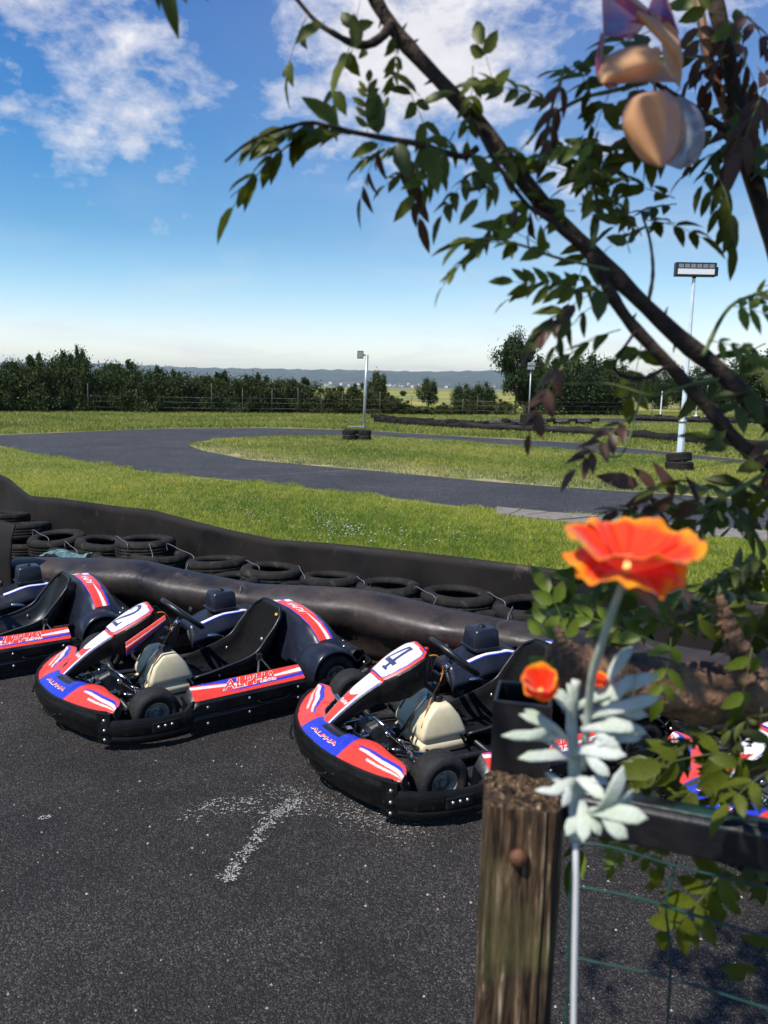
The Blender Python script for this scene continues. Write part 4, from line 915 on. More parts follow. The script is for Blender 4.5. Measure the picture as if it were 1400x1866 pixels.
        mb = MB(); mb.rings(rs2, True, True); g = obj('side_guard', mb, MT['bumper'], root, fix=True, edge=45)
        mb = MB(); mb.box((.535, .722 * s, .125), (.13, .012, .05)); obj('bracket_plate', mb, MT['plastic'], g, bevel=.004, smooth=False)
        for x in (.50, .535, .57):
            mb = MB(); mb.lathe([(0, .006 * s), (.0055, .005 * s), (.0075, 0)], 10, axis='y', c=(x, .729 * s, .128)); obj('bolt', mb, MT['bolt'], g, fix=True)
    # side pods
    for s in (-1, 1):
        rs = []
        for x in np.linspace(.395, -.31, 26):
            e = sstep(.395, .355, x) if x > .355 else 1.0; e2 = 1 - sstep(-.285, -.31, x) * .25
            zt = lerp(.20, .256, e) * e2; zo = lerp(.165, .198, e) * e2; wv = .0015 * math.sin(x * 37)
            rs.append([(x, .575 * s, .06), (x, .59 * s, zt - .016), (x, .600 * s, zt), (x, .655 * s, (zt + zo) / 2 + .004), (x, .702 * s, zo), (x, (.712 + wv) * s, zo - .012), (x, (.712 + wv) * s, .135), (x, (.704 + wv) * s, .125), (x, (.706 + wv) * s, .115), (x, (.712 + wv) * s, .105), (x, .705 * s, .05), (x, .690 * s, .04), (x, .60 * s, .04)])
        mb = MB(); mb.rings(rs, True, True); pod = obj('side_pod', mb, MT['pod'], root, fix=True, edge=35)
        def ps(u, v, l, s=s): return Vector((lerp(.365, -.292, u), lerp(.697, .607, v) * s, lerp(.2005, .2535, v) + .004 * math.sin(v * PI) + l))
        def pc(u, v):
            m = .93 - 1.25 * u if u < .5 else .30 + .55 * (u - .5) * .6
            if u < .42:
                if v > 1.02 - .9 * u and v < 1.3 - .9 * u: return BLUE
                if .52 - .75 * u + .22 < v < .92 - .85 * u: return WHITE
            if u > .30:
                k = (u - .30) / .70
                if .16 + .06 * k < v < .18 + .24 * k + .02: return BLUE
                if u > .55 and .50 < v < .50 + .26 * (u - .55) / .45: return WHITE
            return RED
        mb, cols = print_sheet(ps, smoothfn(pc, .003, .02), 260, 36, .002); obj('pod_sticker', mb, MT['print'], pod, colors=cols)
        if s > 0:
            T = lambda u, v, l: ps(u, v, l)
            text_on(T, 'ALPHA', .50, .56, 1.55, 8.6, 'lettering_edge', MT['white'], pod, size=.10, offset=.0035, shear=.4, lift=.0035)
            text_on(T, 'ALPHA', .50, .56, 1.55, 8.6, 'lettering', MT['redink'], pod, size=.10, offset=.0006, shear=.4, lift=.005)
            text_on(T, 'KARTING', .66, .30, 1.3, 8.6, 'lettering', MT['white'], pod, size=.026, offset=.0004, shear=.3, lift=.006)
        for x, z in ((.30, .165), (.30, .075), (.06, .165), (.06, .085), (-.24, .165), (-.24, .10)):
            mb = MB(); mb.lathe([(0, .004 * s), (.006, .003 * s), (.008, 0)], 10, axis='y', c=(x, .713 * s, z)); obj('bolt', mb, MT['bolt'], pod, fix=True)
        mb = MB(); mb.tube([(.01, .7135 * s, .135), (-.02, .7135 * s, .118), (-.16, .7135 * s, .120), (-.20, .7135 * s, .14)], .003, 6); obj('pod_rib', mb, MT['pod'], pod)
    # rear bumper
    rp = [(-.29, .700), (-.42, .716), (-.58, .722), (-.70, .705), (-.775, .64), (-.80, .50), (-.81, .25), (-.81, 0), (-.81, -.25), (-.80, -.50), (-.775, -.64), (-.70, -.705), (-.58, -.722), (-.42, -.716), (-.29, -.700)]
    def rsec(u):
        c = abs(u - .5) * 2; z1 = .205 - .045 * sstep(.55, .75, c) + .03 * sstep(.9, 1, c); z0 = .05
        return [(-.022, z0 + .01), (-.01, z0), (.004, z0 + .012), (.010, .10), (.004, .115), (.010, .13), (.012, z1 - .02), (.004, z1), (-.006, z1 + .003), (-.016, z1 - .004), (-.022, z1 - .02)]
    rs = sweep_band(rp, rsec, 110, .0014, 5); pts = cr(rp, 110)
    mb = MB(); mb.rings(rs, True, True); rb = obj('rear_bumper', mb, MT['bumper'], root, fix=True, edge=45)
    for y in (.60, .52, -.52):
        mb = MB(); mb.lathe([(0, .006), (.008, .004), (.010, 0)], 10, axis='x', c=(-.775 if abs(y) < .58 else -.755, y, .175)); obj('bolt', mb, MT['bolt'], rb, fix=True)
    # wheels
    for (x, y, r_, wd, rr) in ((.535, .535, .130, .130, .064), (.535, -.535, .130, .130, .064), (-.535, .565, .139, .19, .066), (-.535, -.565, .139, .19, .066)):
        s = 1 if y > 0 else -1; h = wd / 2
        mb = MB(); mb.lathe([(rr - .002, -h * .72), (rr - .004, -h * .5), (rr - .014, -h * .4), (rr - .014, h * .1), (rr - .010, h * .45), (rr - .003, h * .62), (rr + .003, h * .74), (rr + .004, h * .80), (rr - .002, h * .80), (rr - .007, h * .62), (rr - .017, h * .40), (rr - .020, h * .10), (.034, h * .06), (.032, h * .25), (.018, h * .27), (.016, h * .55), (.008, h * .58), (0, h * .58)], 36, axis='y')
        for k in range(3):
            a = k * 2.094 + .5; mb.lathe([(0, h * .34), (.006, h * .33), (.007, h * .05)], 8, axis='y', c=(.025 * math.cos(a), 0, .025 * math.sin(a)))
        if s < 0: mb.v = [(a, -b, c) for a, b, c in mb.v]
        wh = obj('wheel', mb, MT['rim'], root, fix=True, edge=40); wh.location = (x, y, r_); wh.rotation_euler = (0, 0, 0 if x < 0 else R(3))
        mb = MB(); mb.lathe(tyre_profile(r_, wd, rr), 48, axis='y'); obj('tyre', mb, MT['kart_tyre'], wh, fix=True)
    # rear fenders
    for s in (-1, 1):
        rs = []
        for a in np.linspace(R(-2), R(148), 24):
            rad = .168 + .012 * math.sin(a * 2); ww = .0 + .02 * math.sin(a)
            cx, cz = -.535 + rad * math.cos(a), .14 + rad * math.sin(a) * 1.04
            rs.append([(cx, y * s, cz + dz) for y, dz in ((.455 - ww, -.012), (.465, .0), (.56, .006), (.655, .0), (.668, -.014))])
        mb = MB(); mb.rings(rs, False, False); f = obj('rear_fender', mb, MT['hood'], root, fix=True, solid=.004)
    # rear cowl with arched band
    zt = lambda y: float(np.interp(y, [-.34, -.25, -.1, .1, .25, .38, .46, .53, .57], [.36, .40, .435, .44, .425, .395, .355, .30, .25]))
    def cowl(u, v, l):                      # u across (right to left), v front->rear over the profile
        y = lerp(-.30, .56, u); t = zt(y); k = 1 - .35 * sstep(.35, .56, y)
        pr = cr([(-.385, .15 if y < .3 else .18), (-.40, .22), (-.455, t - .055), (-.490, t - .008), (-.545, t), (-.605, t - .004), (-.640, t - .03), (-.70, lerp(.30, .26, sstep(.3, .56, y))), (-.78, .235), (-.79, .15)], 41)
        q = min(max(v, 0), 1) * 40; i = min(int(q), 39); p = pr[i] * (1 - q + i) + pr[i + 1] * (q - i)
        return Vector((p[0], y, p[1] + l))
    mb = MB(); mb.rings([[cowl(i / 40, j / 40, 0) for j in range(41)] for i in range(41)], False, False)
    cw = obj('rear_cowl', mb, MT['hood'], root, fix=True, solid=.005, edge=60)
    def cs(u, v, l): return cowl(lerp(.12, .925, u), lerp(.345, .545, v), l + .002)
    def cc(u, v):
        if v < .05 or v > .95: return BLUE
        if u > .62 and abs(v - .62 - .2 * (u - .8)) < .02 + .22 * (u - .62): return WHITE
        if u > .70 and v > .86 - .0 * u: return BLUE
        if u < .16: return BLUE if v > .4 else WHITE
        if u < .24 and v > .55: return WHITE
        return RED
    mb, cols = print_sheet(cs, smoothfn(cc, .004, .01), 200, 36, .0); obj('cowl_sticker', mb, MT['print'], cw, colors=cols)
    text_on(cs, 'ALPHA', .46, .46, -1.25, -8.0, 'lettering', MT['white'], cw, size=.075, offset=.0006, shear=.25, lift=.002)
    for (x, y, z) in ((-.70, .44, .272), (-.66, .52, .268), (-.43, .36, .20)):
        mb = MB(); mb.lathe([(0, .005), (.007, .004), (.009, -.002)], 10, c=(x, y, z + .006)); obj('bolt', mb, MT['bolt'], cw, fix=True)
    mb = MB(); mb.lathe([(.02, -.03), (.038, -.03), (.042, .0), (.042, .09), (.036, .10), (.030, .09), (.030, .0)], 20, axis='y', c=(-.71, .50, .225)); obj('exhaust_end', mb, MT['plastic'], root, fix=True)
    # seat
    Fp = cr([(.17, .105), (.05, .062), (-.10, .048), (-.23, .060), (-.315, .13), (-.365, .24), (-.405, .36), (-.43, .465)], 34)
    Rp = cr([(.16, .120), (.06, .140), (-.05, .165), (-.14, .187), (-.225, .225), (-.285, .295), (-.345, .365), (-.415, .450)], 34)
    rs = []
    for i in range(34):
        t = i / 33; yh = float(np.interp(t, [0, .15, .5, .85, .94, 1], [.165, .185, .205, .205, .19, .13])); r_ = []
        for a in np.linspace(-1, 1, 17):
            k = abs(a) ** 2.6; p = Fp[i] * (1 - k) + Rp[i] * k
            r_.append((p[0], yh * math.copysign(math.sin(abs(a) * PI / 2) ** .85, a), p[1]))
        rs.append(r_)
    mb = MB(); mb.rings(rs, False, False); seat = obj('seat', mb, MT['seat'], root, fix=True, solid=.007)
    if number:
        mb = MB(); mb.rings([[(x + .004, y * .93, z + .005) for x, y, z in r_] for r_ in rs[3:33]], False, False); obj('seat_lining', mb, MT['seatcloth'], seat, fix=True, solid=.003)
    rim = [rs[i][0] for i in range(34)] + rs[33][1:-1] + [rs[i][-1] for i in range(33, -1, -1)] + rs[0][1:-1][::-1]
    mb = MB(); mb.tube(rim, .0095, 8, loop=True); obj('seat_edge', mb, MT['seat'], seat)
    for (x, y, z) in ((-.20, -.185, .14), (-.34, .06, .245), (.0, .18, .11)):
        mb = MB(); mb.lathe([(0, .008), (.010, .006), (.014, 0)], 12, axis='x', c=(x + .02, y, z)); obj('bolt', mb, MT['bolt'], seat, fix=True)
    if number == '2':
        mb = MB(); mb.add([(-.405, .120, .425), (-.405, .150, .428), (-.400, .145, .412), (-.400, .115, .410)], [(0, 1, 2, 3)]); o = obj('tag', mb, MT['yellow'], seat, smooth=False, solid=.002); o.location = (.012, 0, .0)
    mb = MB(); mb.tube([(-.18, .30, .07), (-.22, .235, .20)], .008); mb.tube([(-.30, .32, .08), (-.22, .235, .20)], .006); mb.box((-.22, .235, .20), (.03, .03, .04)); obj('seat_stay', mb, MT['dull'], root, edge=40)
    # steering wheel and column
    c0 = Vector((.18, 0, .465)); ax = Vector((.64, 0, -.77)).normalized(); e1 = Vector((0, 1, 0)); e2 = ax.cross(e1).normalized()
    if e2.z < 0: e2 = -e2
    loop = []
    for k in range(48):
        a = 2 * PI * k / 48; x, y = math.cos(a), math.sin(a); rr = .155 * (1 - .10 * max(0, -y) ** 6) ; loop.append(c0 + e1 * rr * x + e2 * rr * y * (.93 if y > 0 else .90) - ax * .012)
    mb = MB(); mb.tube(loop, .0165, 10, loop=True); sw = obj('steering_wheel', mb, MT['seat'], root)
    mb = MB()
    for a in (R(200), R(340), R(90)):
        q = c0 + (e1 * math.cos(a) + e2 * math.sin(a)) * .145 - ax * .012
        mb.tube([c0, q], [.014, .009], 8)
    mb.lathe([(0, 0), (.04, 0), (.045, .01), (.03, .02), (0, .02)], 16, c=(0, 0, 0)); n0 = len(mb.v) - 80
    M4 = Matrix((e1, ax, e2)).transposed()
    for i in range(n0, len(mb.v)): mb.v[i] = tuple(Matrix((e1, e2, -ax)).transposed() @ Vector(mb.v[i]) + c0)
    obj('wheel_spokes', mb, MT['dull'], sw, fix=True)
    foot = c0 + ax * .52; foot = Vector((.49, 0, .085))
    mb = MB(); mb.tube([c0, lerp(c0, foot, .4), foot], [.010, .0095, .0095]); mb.tube([c0 + (foot - c0) * .04, c0 + (foot - c0) * .16], .017)
    obj('steering_column', mb, MT['chrome'], root)
    up = lerp(c0, foot, .36)
    for s in (-1, 1):
        mb = MB(); mb.tube([up + Vector((0, .015 * s, 0)), (.19, .195, .07) if s > 0 else (.485, .125, .08)], .0085 if s > 0 else .0075); obj('column_stay', mb, MT['frame'] if s > 0 else MT['chrome'], root)
    mb = MB(); mb.box(tuple(up), (.05, .06, .035)); mb.box(tuple(up + Vector((-.02, 0, .05))), (.02, .09, .05)); obj('column_clamp', mb, MT['frame'], root, bevel=.004, smooth=False)
    for s, mt in ((1, 'orange'), (-1, 'frame')):
        mb = MB(); mb.tube(cr([fair(.97, .05 * s, -.05), (.31, .07 * s, .52), (.27, .06 * s, .42), (.36, .10 * s, .30), (.42, .13 * s, .18)], 24), .004, 6); obj('cable', mb, MT[mt], root)
    if number == '4':
        for dz in (0, .045):
            mb = MB(); mb.lathe([(0, -.012), (.012, -.010), (.012, .012), (0, .014)], 12, axis='x', c=(.325, -.07 + dz, .50 + dz * .6)); obj('red_switch', mb, MT['red'], root, fix=True)
    # fuel tank
    def tank(y0, y1, top, name, par):
        mb = MB(); rs = []
        for z, x0, x1, ins in ((.043, .19, .415, .012), (.052, .175, .43, 0), (.088, .170, .435, 0), (.099, .18, .425, .008), (.105, .190, .418, .012), (.112, .185, .425, .006), (.125, .178, .432, 0), (.150, .180, .430, 0), (top - .065, .215, .405, .006), (top - .02, .250, .365, .012), (top - .006, .262, .352, .018), (top, .275, .34, .028)):
            ring = []; r_ = .018
            for (cx, cy, a0) in ((x1 - r_, y1 - ins - r_, 0), (x0 + r_, y1 - ins - r_, 90), (x0 + r_, y0 + ins + r_, 180), (x1 - r_, y0 + ins + r_, 270)):
                for q in (0, 30, 60, 90): ring.append((cx + r_ * math.cos(R(a0 + q)), cy + r_ * math.sin(R(a0 + q)), z))
            rs.append(ring)
        mb.rings(rs, True, True); return obj(name, mb, MT['tank'], par, fix=True, edge=60)
    tk = tank(.015, .165, .288, 'fuel_tank', root)
    tank(-.165, -.010, .272, 'tank_lobe', tk)
    mb = MB(); mb.lathe([(0, .026), (.020, .026), (.023, .022), (.023, -.004), (0, -.004)], 20, c=(.305, .085, .292)); obj('cap', mb, MT['plastic'], tk, fix=True, edge=40)
    # pedals, master cylinder, rods
    for s in (-1, 1):
        mb = MB()
        mb.tube(cr([(.70, .15 * s, .07), (.73, .16 * s, .14), (.76, .16 * s, .20), (.74, .17 * s, .255)], 12), .0085)
        mb.tube([(.742, .10 * s, .245), (.745, .225 * s, .262)], .0120); mb.tube([(.775, .11 * s, .205), (.765, .21 * s, .215)], .0105)
        mb.tube([(.70, .15 * s, .10), (.80, .15 * s, .16), (.84, .15 * s, .12)], .005)
        mb.box((.70, .15 * s, .09), (.03, .04, .04))
        obj('pedal', mb, MT['chrome'], root, edge=40)
        mb = MB(); mb.tube([(.49, .03 * s, .088), (.57, .44 * s, .115)], .0065); mb.tube([(.50, .09 * s, .092), (.545, .32 * s, .107)], .011); mb.tube([(.57, .44 * s, .10), (.57, .44 * s, .14)], .010); mb.tube([(.535, .45 * s, .125), (.60, .44 * s, .115)], .012)
        obj('tie_rod', mb, MT['chrome'], root)
        mb = MB(); mb.tube([(.535, .42 * s, .06), (.535, .42 * s, .19)], .014); mb.box((.535, .40 * s, .125), (.04, .03, .09)); mb.tube([(.535, .42 * s, .125), (.535, .50 * s, .13)], .02); mb.lathe([(0, .01), (.012, .008), (.015, 0)], 10, c=(.535, .42 * s, .19))
        obj('stub_axle', mb, MT['dull'], root, edge=40)
    mb = MB(); rs = []
    for x, z0, z1, yy in ((.72, .06, .14, .05), (.70, .06, .20, .065), (.64, .06, .225, .07), (.57, .06, .16, .065), (.54, .06, .11, .05)): rs.append([(x, yy + .03, z0), (x, yy + .03, z1 - .01), (x, yy * .8 + .03, z1), (x, -yy * .8 + .03, z1), (x, -yy + .03, z1 - .01), (x, -yy + .03, z0)])
    mb.rings(rs, True, True); bx = obj('master_cylinder_box', mb, MT['engine'], root, fix=True, smooth=False, bevel=.004)
    mb = MB(); mb.lathe([(0, .022), (.014, .020), (.017, .008), (.017, 0), (.010, -.004)], 14, c=(.66, .03, .228)); obj('reservoir', mb, MT['dull'], bx, fix=True)
    for p0, p1, r_ in (((.60, .09, .17), (.52, .12, .09), .008), ((.78, -.06, .18), (.64, -.03, .20), .006), ((.80, .02, .12), (.70, .12, .19), .007), ((.66, -.08, .19), (.60, -.17, .10), .007), ((.76, .05, .10), (.62, .14, .12), .008), ((.52, .05, .10), (.40, .17, .075), .006), ((.58, .11, .085), (.44, .20, .08), .007)):
        mb = MB(); mb.tube([p0, lerp(Vector(p0), Vector(p1), .2), lerp(Vector(p0), Vector(p1), .21), p1], [r_ * 1.6, r_ * 1.6, r_, r_], 8); obj('linkage_rod', mb, MT['chrome'], root)
    for (x, y, z) in ((.62, .11, .10), (.50, .16, .085), (.71, .02, .085), (.45, -.10, .08), (.58, -.12, .1)):
        mb = MB(); mb.box((x, y, z), (.05, .03, .035), rot=Matrix.Rotation(x * 9, 3, 'Z')); mb.lathe([(0, .01), (.008, .008), (.011, 0)], 8, c=(x, y, z + .018)); obj('bracket', mb, MT['dull'], root, smooth=False)
    # engine on the right with hood and air filter
    mb = MB()
    for k in range(9): mb.box((-.07 - k * .012, -.37, .17), (.006, .16, .15 - .004 * abs(k - 4)))
    mb.box((-.27, -.40, .16), (.26, .20, .20)); mb.lathe([(0, .03), (.05, .03), (.07, .02), (.075, 0), (.07, -.03)], 24, axis='y', c=(-.24, -.29, .18)); mb.lathe([(.0, .02), (.025, .02), (.028, 0)], 14, axis='x', c=(-.05, -.42, .22))
    mb.tube(cr([(-.06, -.33, .14), (.0, -.31, .18), (.01, -.35, .24), (-.05, -.38, .27)], 12), .016)
    eng = obj('engine', mb, MT['engine'], root, fix=True, smooth=False, bevel=.003)
    mb = MB(); mb.tube(cr([(-.05, -.30, .20), (-.10, -.27, .215), (-.16, -.265, .205), (-.20, -.27, .17)], 12), .016); obj('exhaust_pipe', mb, MT['chrome'], eng)
    def hood(u, v, l):
        x = lerp(.01, -.44, u); t = .288 + .055 * sstep(.0, .55, u) - .02 * sstep(.8, 1, u); hw = .135 + .02 * math.sin(u * PI)
        a = lerp(-1, 1, v); dr = .075 * sstep(.62, 1, abs(a)) + .006 * a * a
        return Vector((x, -.41 + a * hw, t - dr + l))
    mb = MB(); rs = []
    for i in range(25):
        u = i / 24; r_ = [hood(u, j / 16, 0) for j in range(17)]; r_ = [Vector((r_[0].x, r_[0].y - .003, r_[0].z - .05))] + r_ + [Vector((r_[-1].x, r_[-1].y + .003, r_[-1].z - .05))]; rs.append(r_)
    rs = [[Vector((v.x + .012, v.y, v.z - .05)) for v in rs[0]]] + rs
    mb.rings(rs, False, False); hd = obj('engine_hood', mb, MT['hood'], root, fix=True, solid=.005)
    mb, cols = print_sheet(lambda u, v, l: hood(lerp(.12, .97, u), lerp(.80, .865, v), l), lambda u, v: WHITE if .12 < v < .8 else (RED if v <= .12 else BLUE), 30, 20, .003); obj('hood_stripe', mb, MT['print'], hd, colors=cols)
    mb = MB(); rs = []
    for z, q in ((.345, .070), (.352, .095), (.358, .100), (.364, .100), (.368, .088), (.40, .086), (.455, .080), (.468, .074), (.474, .062)):
        ring = []; r_ = q * .28
        for (sx_, sy_, a0) in ((1, 1, 0), (-1, 1, 90), (-1, -1, 180), (1, -1, 270)):
            for t in (0, 30, 60, 90): ring.append((-.235 + sx_ * (q - r_) + r_ * math.cos(R(a0 + t)), -.40 + sy_ * (q * .92 - r_) + r_ * math.sin(R(a0 + t)), z))
        rs.append(ring)
    mb.rings(rs, True, True); ab = obj('air_filter_box', mb, MT['hood'], root, fix=True, edge=40)
    mb = MB(); mb.lathe([(0, .016), (.012, .014), (.017, .006), (.024, .004), (.026, 0), (.02, -.003)], 12, c=(-.235, -.40, .474)); obj('filter_knob', mb, MT['plastic'], ab, fix=True)
    mb = MB(); mb.lathe([(0, -.01), (.022, -.008), (.026, 0), (.022, .012), (0, .014)], 14, axis='x', c=(-.06, -.50, .335)); obj('fuel_knob', mb, MT['plastic'], eng, fix=True)
    return root

k2 = make_kart('2', True); k2['label'] = 'go-kart with number 2 on its white nose plate, fully in view before the barrier'
k4 = make_kart('4', False); k4['label'] = 'go-kart with number 4 on its white nose plate, half hidden by the wooden fence post'
kb = make_kart('', False)
index_kids()
kc = clone(kb)
kb['label'] = 'go-kart cut off by the left picture edge, showing its glossy seat and rear'
kc['label'] = 'go-kart behind the leaves and the black rail at the right edge'
for o, (x, y, a) in ((k2, (-1.071, 4.613, 214.4)), (k4, (.537, 3.91, 204.1)), (kb, (-2.668, 5.232, 214.6)), (kc, (2.26, 3.20, 192))):
    o.location = (x, y, 0); o.rotation_euler = (0, 0, R(a)); o['category'] = 'go-kart'; o['group'] = 'go-karts parked along the barrier'
# ------------------------------------------------------------------ foreground: wooden post, black post and rail, mesh, tree, flowers
# wooden fence post with weathered grain
def wood_mat():
    m = bpy.data.materials.new('weathered_wood'); m.use_nodes = True; t, n, b = nodes_of(m); L = t.links.new
    co = n.new('ShaderNodeTexCoord'); mp = n.new('ShaderNodeMapping'); mp.inputs['Scale'].default_value = (1, 1, .055); L(co.outputs['Object'], mp.inputs[0])
    a = n.new('ShaderNodeTexNoise'); a.inputs['Scale'].default_value = 150; a.inputs['Detail'].default_value = 9; a.inputs['Roughness'].default_value = .65; a.inputs['Distortion'].default_value = .5; L(mp.outputs[0], a.inputs['Vector'])
    r = n.new('ShaderNodeValToRGB'); e = r.color_ramp.elements; e[0].position = .38; e[0].color = (.006, .004, .003, 1); e[1].position = .70; e[1].color = (.50, .41, .28, 1)
    q = e.new(.47); q.color = (.040, .024, .014, 1); q = e.new(.57); q.color = (.12, .072, .038, 1); L(a.outputs['Fac'], r.inputs[0])
    c = n.new('ShaderNodeTexNoise'); c.inputs['Scale'].default_value = 26; c.inputs['Detail'].default_value = 8; L(co.outputs['Object'], c.inputs['Vector'])
    r2 = n.new('ShaderNodeMapRange'); r2.inputs[1].default_value = .52; r2.inputs[2].default_value = .72; r2.inputs[4].default_value = .6; L(c.outputs['Fac'], r2.inputs[0])
    mx = n.new('ShaderNodeMixRGB'); L(r2.outputs[0], mx.inputs[0]); L(r.outputs[0], mx.inputs[1]); mx.inputs[2].default_value = (.045, .035, .022, 1)
    g = n.new('ShaderNodeTexNoise'); g.inputs['Scale'].default_value = 9; g.inputs['Detail'].default_value = 5; L(co.outputs['Object'], g.inputs['Vector'])
    r3 = n.new('ShaderNodeMapRange'); r3.inputs[1].default_value = .58; r3.inputs[2].default_value = .72; r3.inputs[4].default_value = .35; L(g.outputs['Fac'], r3.inputs[0])
    mx2 = n.new('ShaderNodeMixRGB'); L(r3.outputs[0], mx2.inputs[0]); L(mx.outputs[0], mx2.inputs[1]); mx2.inputs[2].default_value = (.14, .14, .05, 1)
    L(mx2.outputs[0], b.inputs['Base Color']); b.inputs['Roughness'].default_value = .85; b.inputs['Specular IOR Level'].default_value = .2
    bp = n.new('ShaderNodeBump'); bp.inputs['Strength'].default_value = 1; bp.inputs['Distance'].default_value = .004; L(a.outputs['Fac'], bp.inputs['Height']); L(bp.outputs[0], b.inputs['Normal'])
    return m
MT['oldwood'] = wood_mat()
PD = .92                                    # distance of the post
ptop = P(966, 1478, PD); pw = .047
lean = -.012
mb = MB(); rs = []; rd = random.Random(21); NZ, NS = 90, 60
ang0 = R(-8)
def sq(a):                                   # rounded square section
    c, s = math.cos(a), math.sin(a); k = (abs(c) ** 7 + abs(s) ** 7) ** (-1 / 7); return c * k, s * k
grain = [rd.gauss(0, 1) for _ in range(NS)]
cracks = {7: .006, 22: .004, 31: .007, 43: .004, 52: .006, 37: .004}
for i in range(NZ + 1):
    z = lerp(0, ptop.z, i / NZ); r_ = []
    for j in range(NS):
        a = 2 * PI * j / NS + R(45); x, y = sq(a); d = pw + .0016 * grain[j] + .0009 * math.sin(z * 23 + j) - cracks.get(j, 0) * (.6 + .4 * math.sin(z * 9 + j))
        x, y = x * d, y * d; cx = lean * (ptop.z - z) * 0; q = Vector((x, y, 0)); q.rotate(Matrix.Rotation(ang0, 3, 'Z').to_euler()); r_.append((ptop.x + q.x, ptop.y + pw + q.y, z))
    rs.append(r_)
# broken, uneven top
top = []
for k, sc_ in enumerate((.93, .8, .6, .35, .1)):
    top.append([(ptop.x + (x - ptop.x) * sc_, ptop.y + pw + (y - ptop.y - pw) * sc_, z + .0025 * math.sin(j * .9 + k) + .006 * math.sin(j * .37 + k * 2) * (1 - sc_) + rd.uniform(-.0012, .0012) + .003 * (sc_ < .9)) for j, (x, y, z) in enumerate(rs[-1])])
mb.rings(rs + top, True, True); post = obj('fence_post', mb, MT['oldwood'], edge=50); tag(post, 'weathered brown wooden fence post with a rusty round nail head', 'fence post')
MT['rust'] = mat('rusty_nail', (.16, .06, .025), .6, .3, col2=(.07, .03, .018), nscale=120, bump=.3, bscale=200)
nb = P(948, 1572, .918); mb = MB(); mb.lathe([(0, -.0075), (.004, -.007), (.0085, -.0045), (.0115, -.001), (.012, .002), (.010, .006)], 24, axis='y'); o = obj('nail_head', mb, MT['rust'], post, fix=True); o.location = (nb.x, ptop.y - .004, nb.z)

# black hollow steel post end and rail
MT['blacksteel'] = mat('black_lacquered_steel', (.006, .006, .008), .38, col2=(.014, .012, .012), nscale=30, bump=.1, bscale=60, dust=((.02, .05, .045), 20, .62, .5))
MT['railgreen'] = mat('greenish_rail_top', (.006, .006, .007), .35, col2=(.012, .045, .038), nscale=14, ramp=(.40, .58), bump=.1, bscale=50)  # rail top colour: near black with patches of green
bd = 1.02; c0 = P(955, 1262, bd); hw = .037
bpz = c0.z; mb = MB()
rot = Matrix.Rotation(R(-14), 3, 'Z')
def ringsq(h, z): return [tuple(rot @ Vector((x * h, y * h, 0)) + Vector((c0.x, c0.y, z))) for x, y in ((-1, -1), (1, -1), (1, 1), (-1, 1))]
mb.rings([ringsq(hw, .0), ringsq(hw, bpz), ringsq(hw - .005, bpz), ringsq(hw - .005, bpz - .5)], True, True)
bpst = obj('steel_post', mb, MT['blacksteel'], smooth=False, fix=True, bevel=.0015); tag(bpst, 'black hollow square steel post, open at the top, behind the wooden post', 'fence post')
a, b = P(1000, 1462, 1.0), P(1480, 1556, .90)
d = (b - a).normalized(); side = Vector((0, 0, 1)).cross(d).normalized(); up_ = d.cross(side)
if up_.z < 0: up_ = -up_
mb = MB(); prof_ = [(-.020, -.024), (.020, -.024), (.020, .022), (.014, .026), (-.014, .026), (-.020, .022)]
mb.rings([[p_ + side * x + up_ * z for x, z in prof_] for p_ in (a, lerp(a, b, .5), b)], True, True); rail = obj('fence_rail', mb, MT['blacksteel'], smooth=False, fix=True, bevel=.003); tag(rail, 'black steel fence rail running right from the posts, greenish on top', 'fence rail')
mb = MB(); mb.rings([[p_ + side * x + up_ * z for x, z in ((-.013, .0272), (.013, .0272))] for p_ in [lerp(a, b, q) for q in np.linspace(.1, 1, 12)]], False, False); obj('greenish_top', mb, MT['railgreen'], rail, solid=.0008)
# green plastic coated wire mesh
MT['greenwire'] = mat('green_coated_wire', (.010, .055, .045), .4, col2=(.006, .03, .026), nscale=60)
wm = thing('wire_mesh', 'dark green coated wire mesh hanging below the black rail', 'wire mesh', (0, 0, 0))
for L_, r_ in (([(1046, 1534), (1120, 1545), (1232, 1578), (1400, 1618), (1480, 1640)], .0016), ([(1040, 1613), (1160, 1636), (1280, 1672), (1400, 1708), (1480, 1735)], .0019), ([(1020, 1736), (1080, 1752), (1220, 1782), (1400, 1838), (1480, 1860)], .0016), ([(1015, 1880), (1220, 1915), (1480, 2000)], .0016)):
    mb = MB(); mb.tube(cr([P(*p, lerp(.98, .90, (p[0] - 1000) / 480)) for p in L_], 40), r_, 8); obj('wire', mb, MT['greenwire'], wm)
for L_, r_ in (([(1233, 1570), (1214, 1650), (1223, 1740), (1217, 1866), (1216, 2000)], .0017), ([(1046, 1530), (1040, 1620), (1037, 1720), (1032, 1866), (1028, 2000)], .0017), ([(1420, 1610), (1412, 1720), (1422, 1880)], .0016)):
    mb = MB(); mb.tube(cr([P(*p, .958) for p in L_], 30), r_, 8); obj('wire', mb, MT['greenwire'], wm)

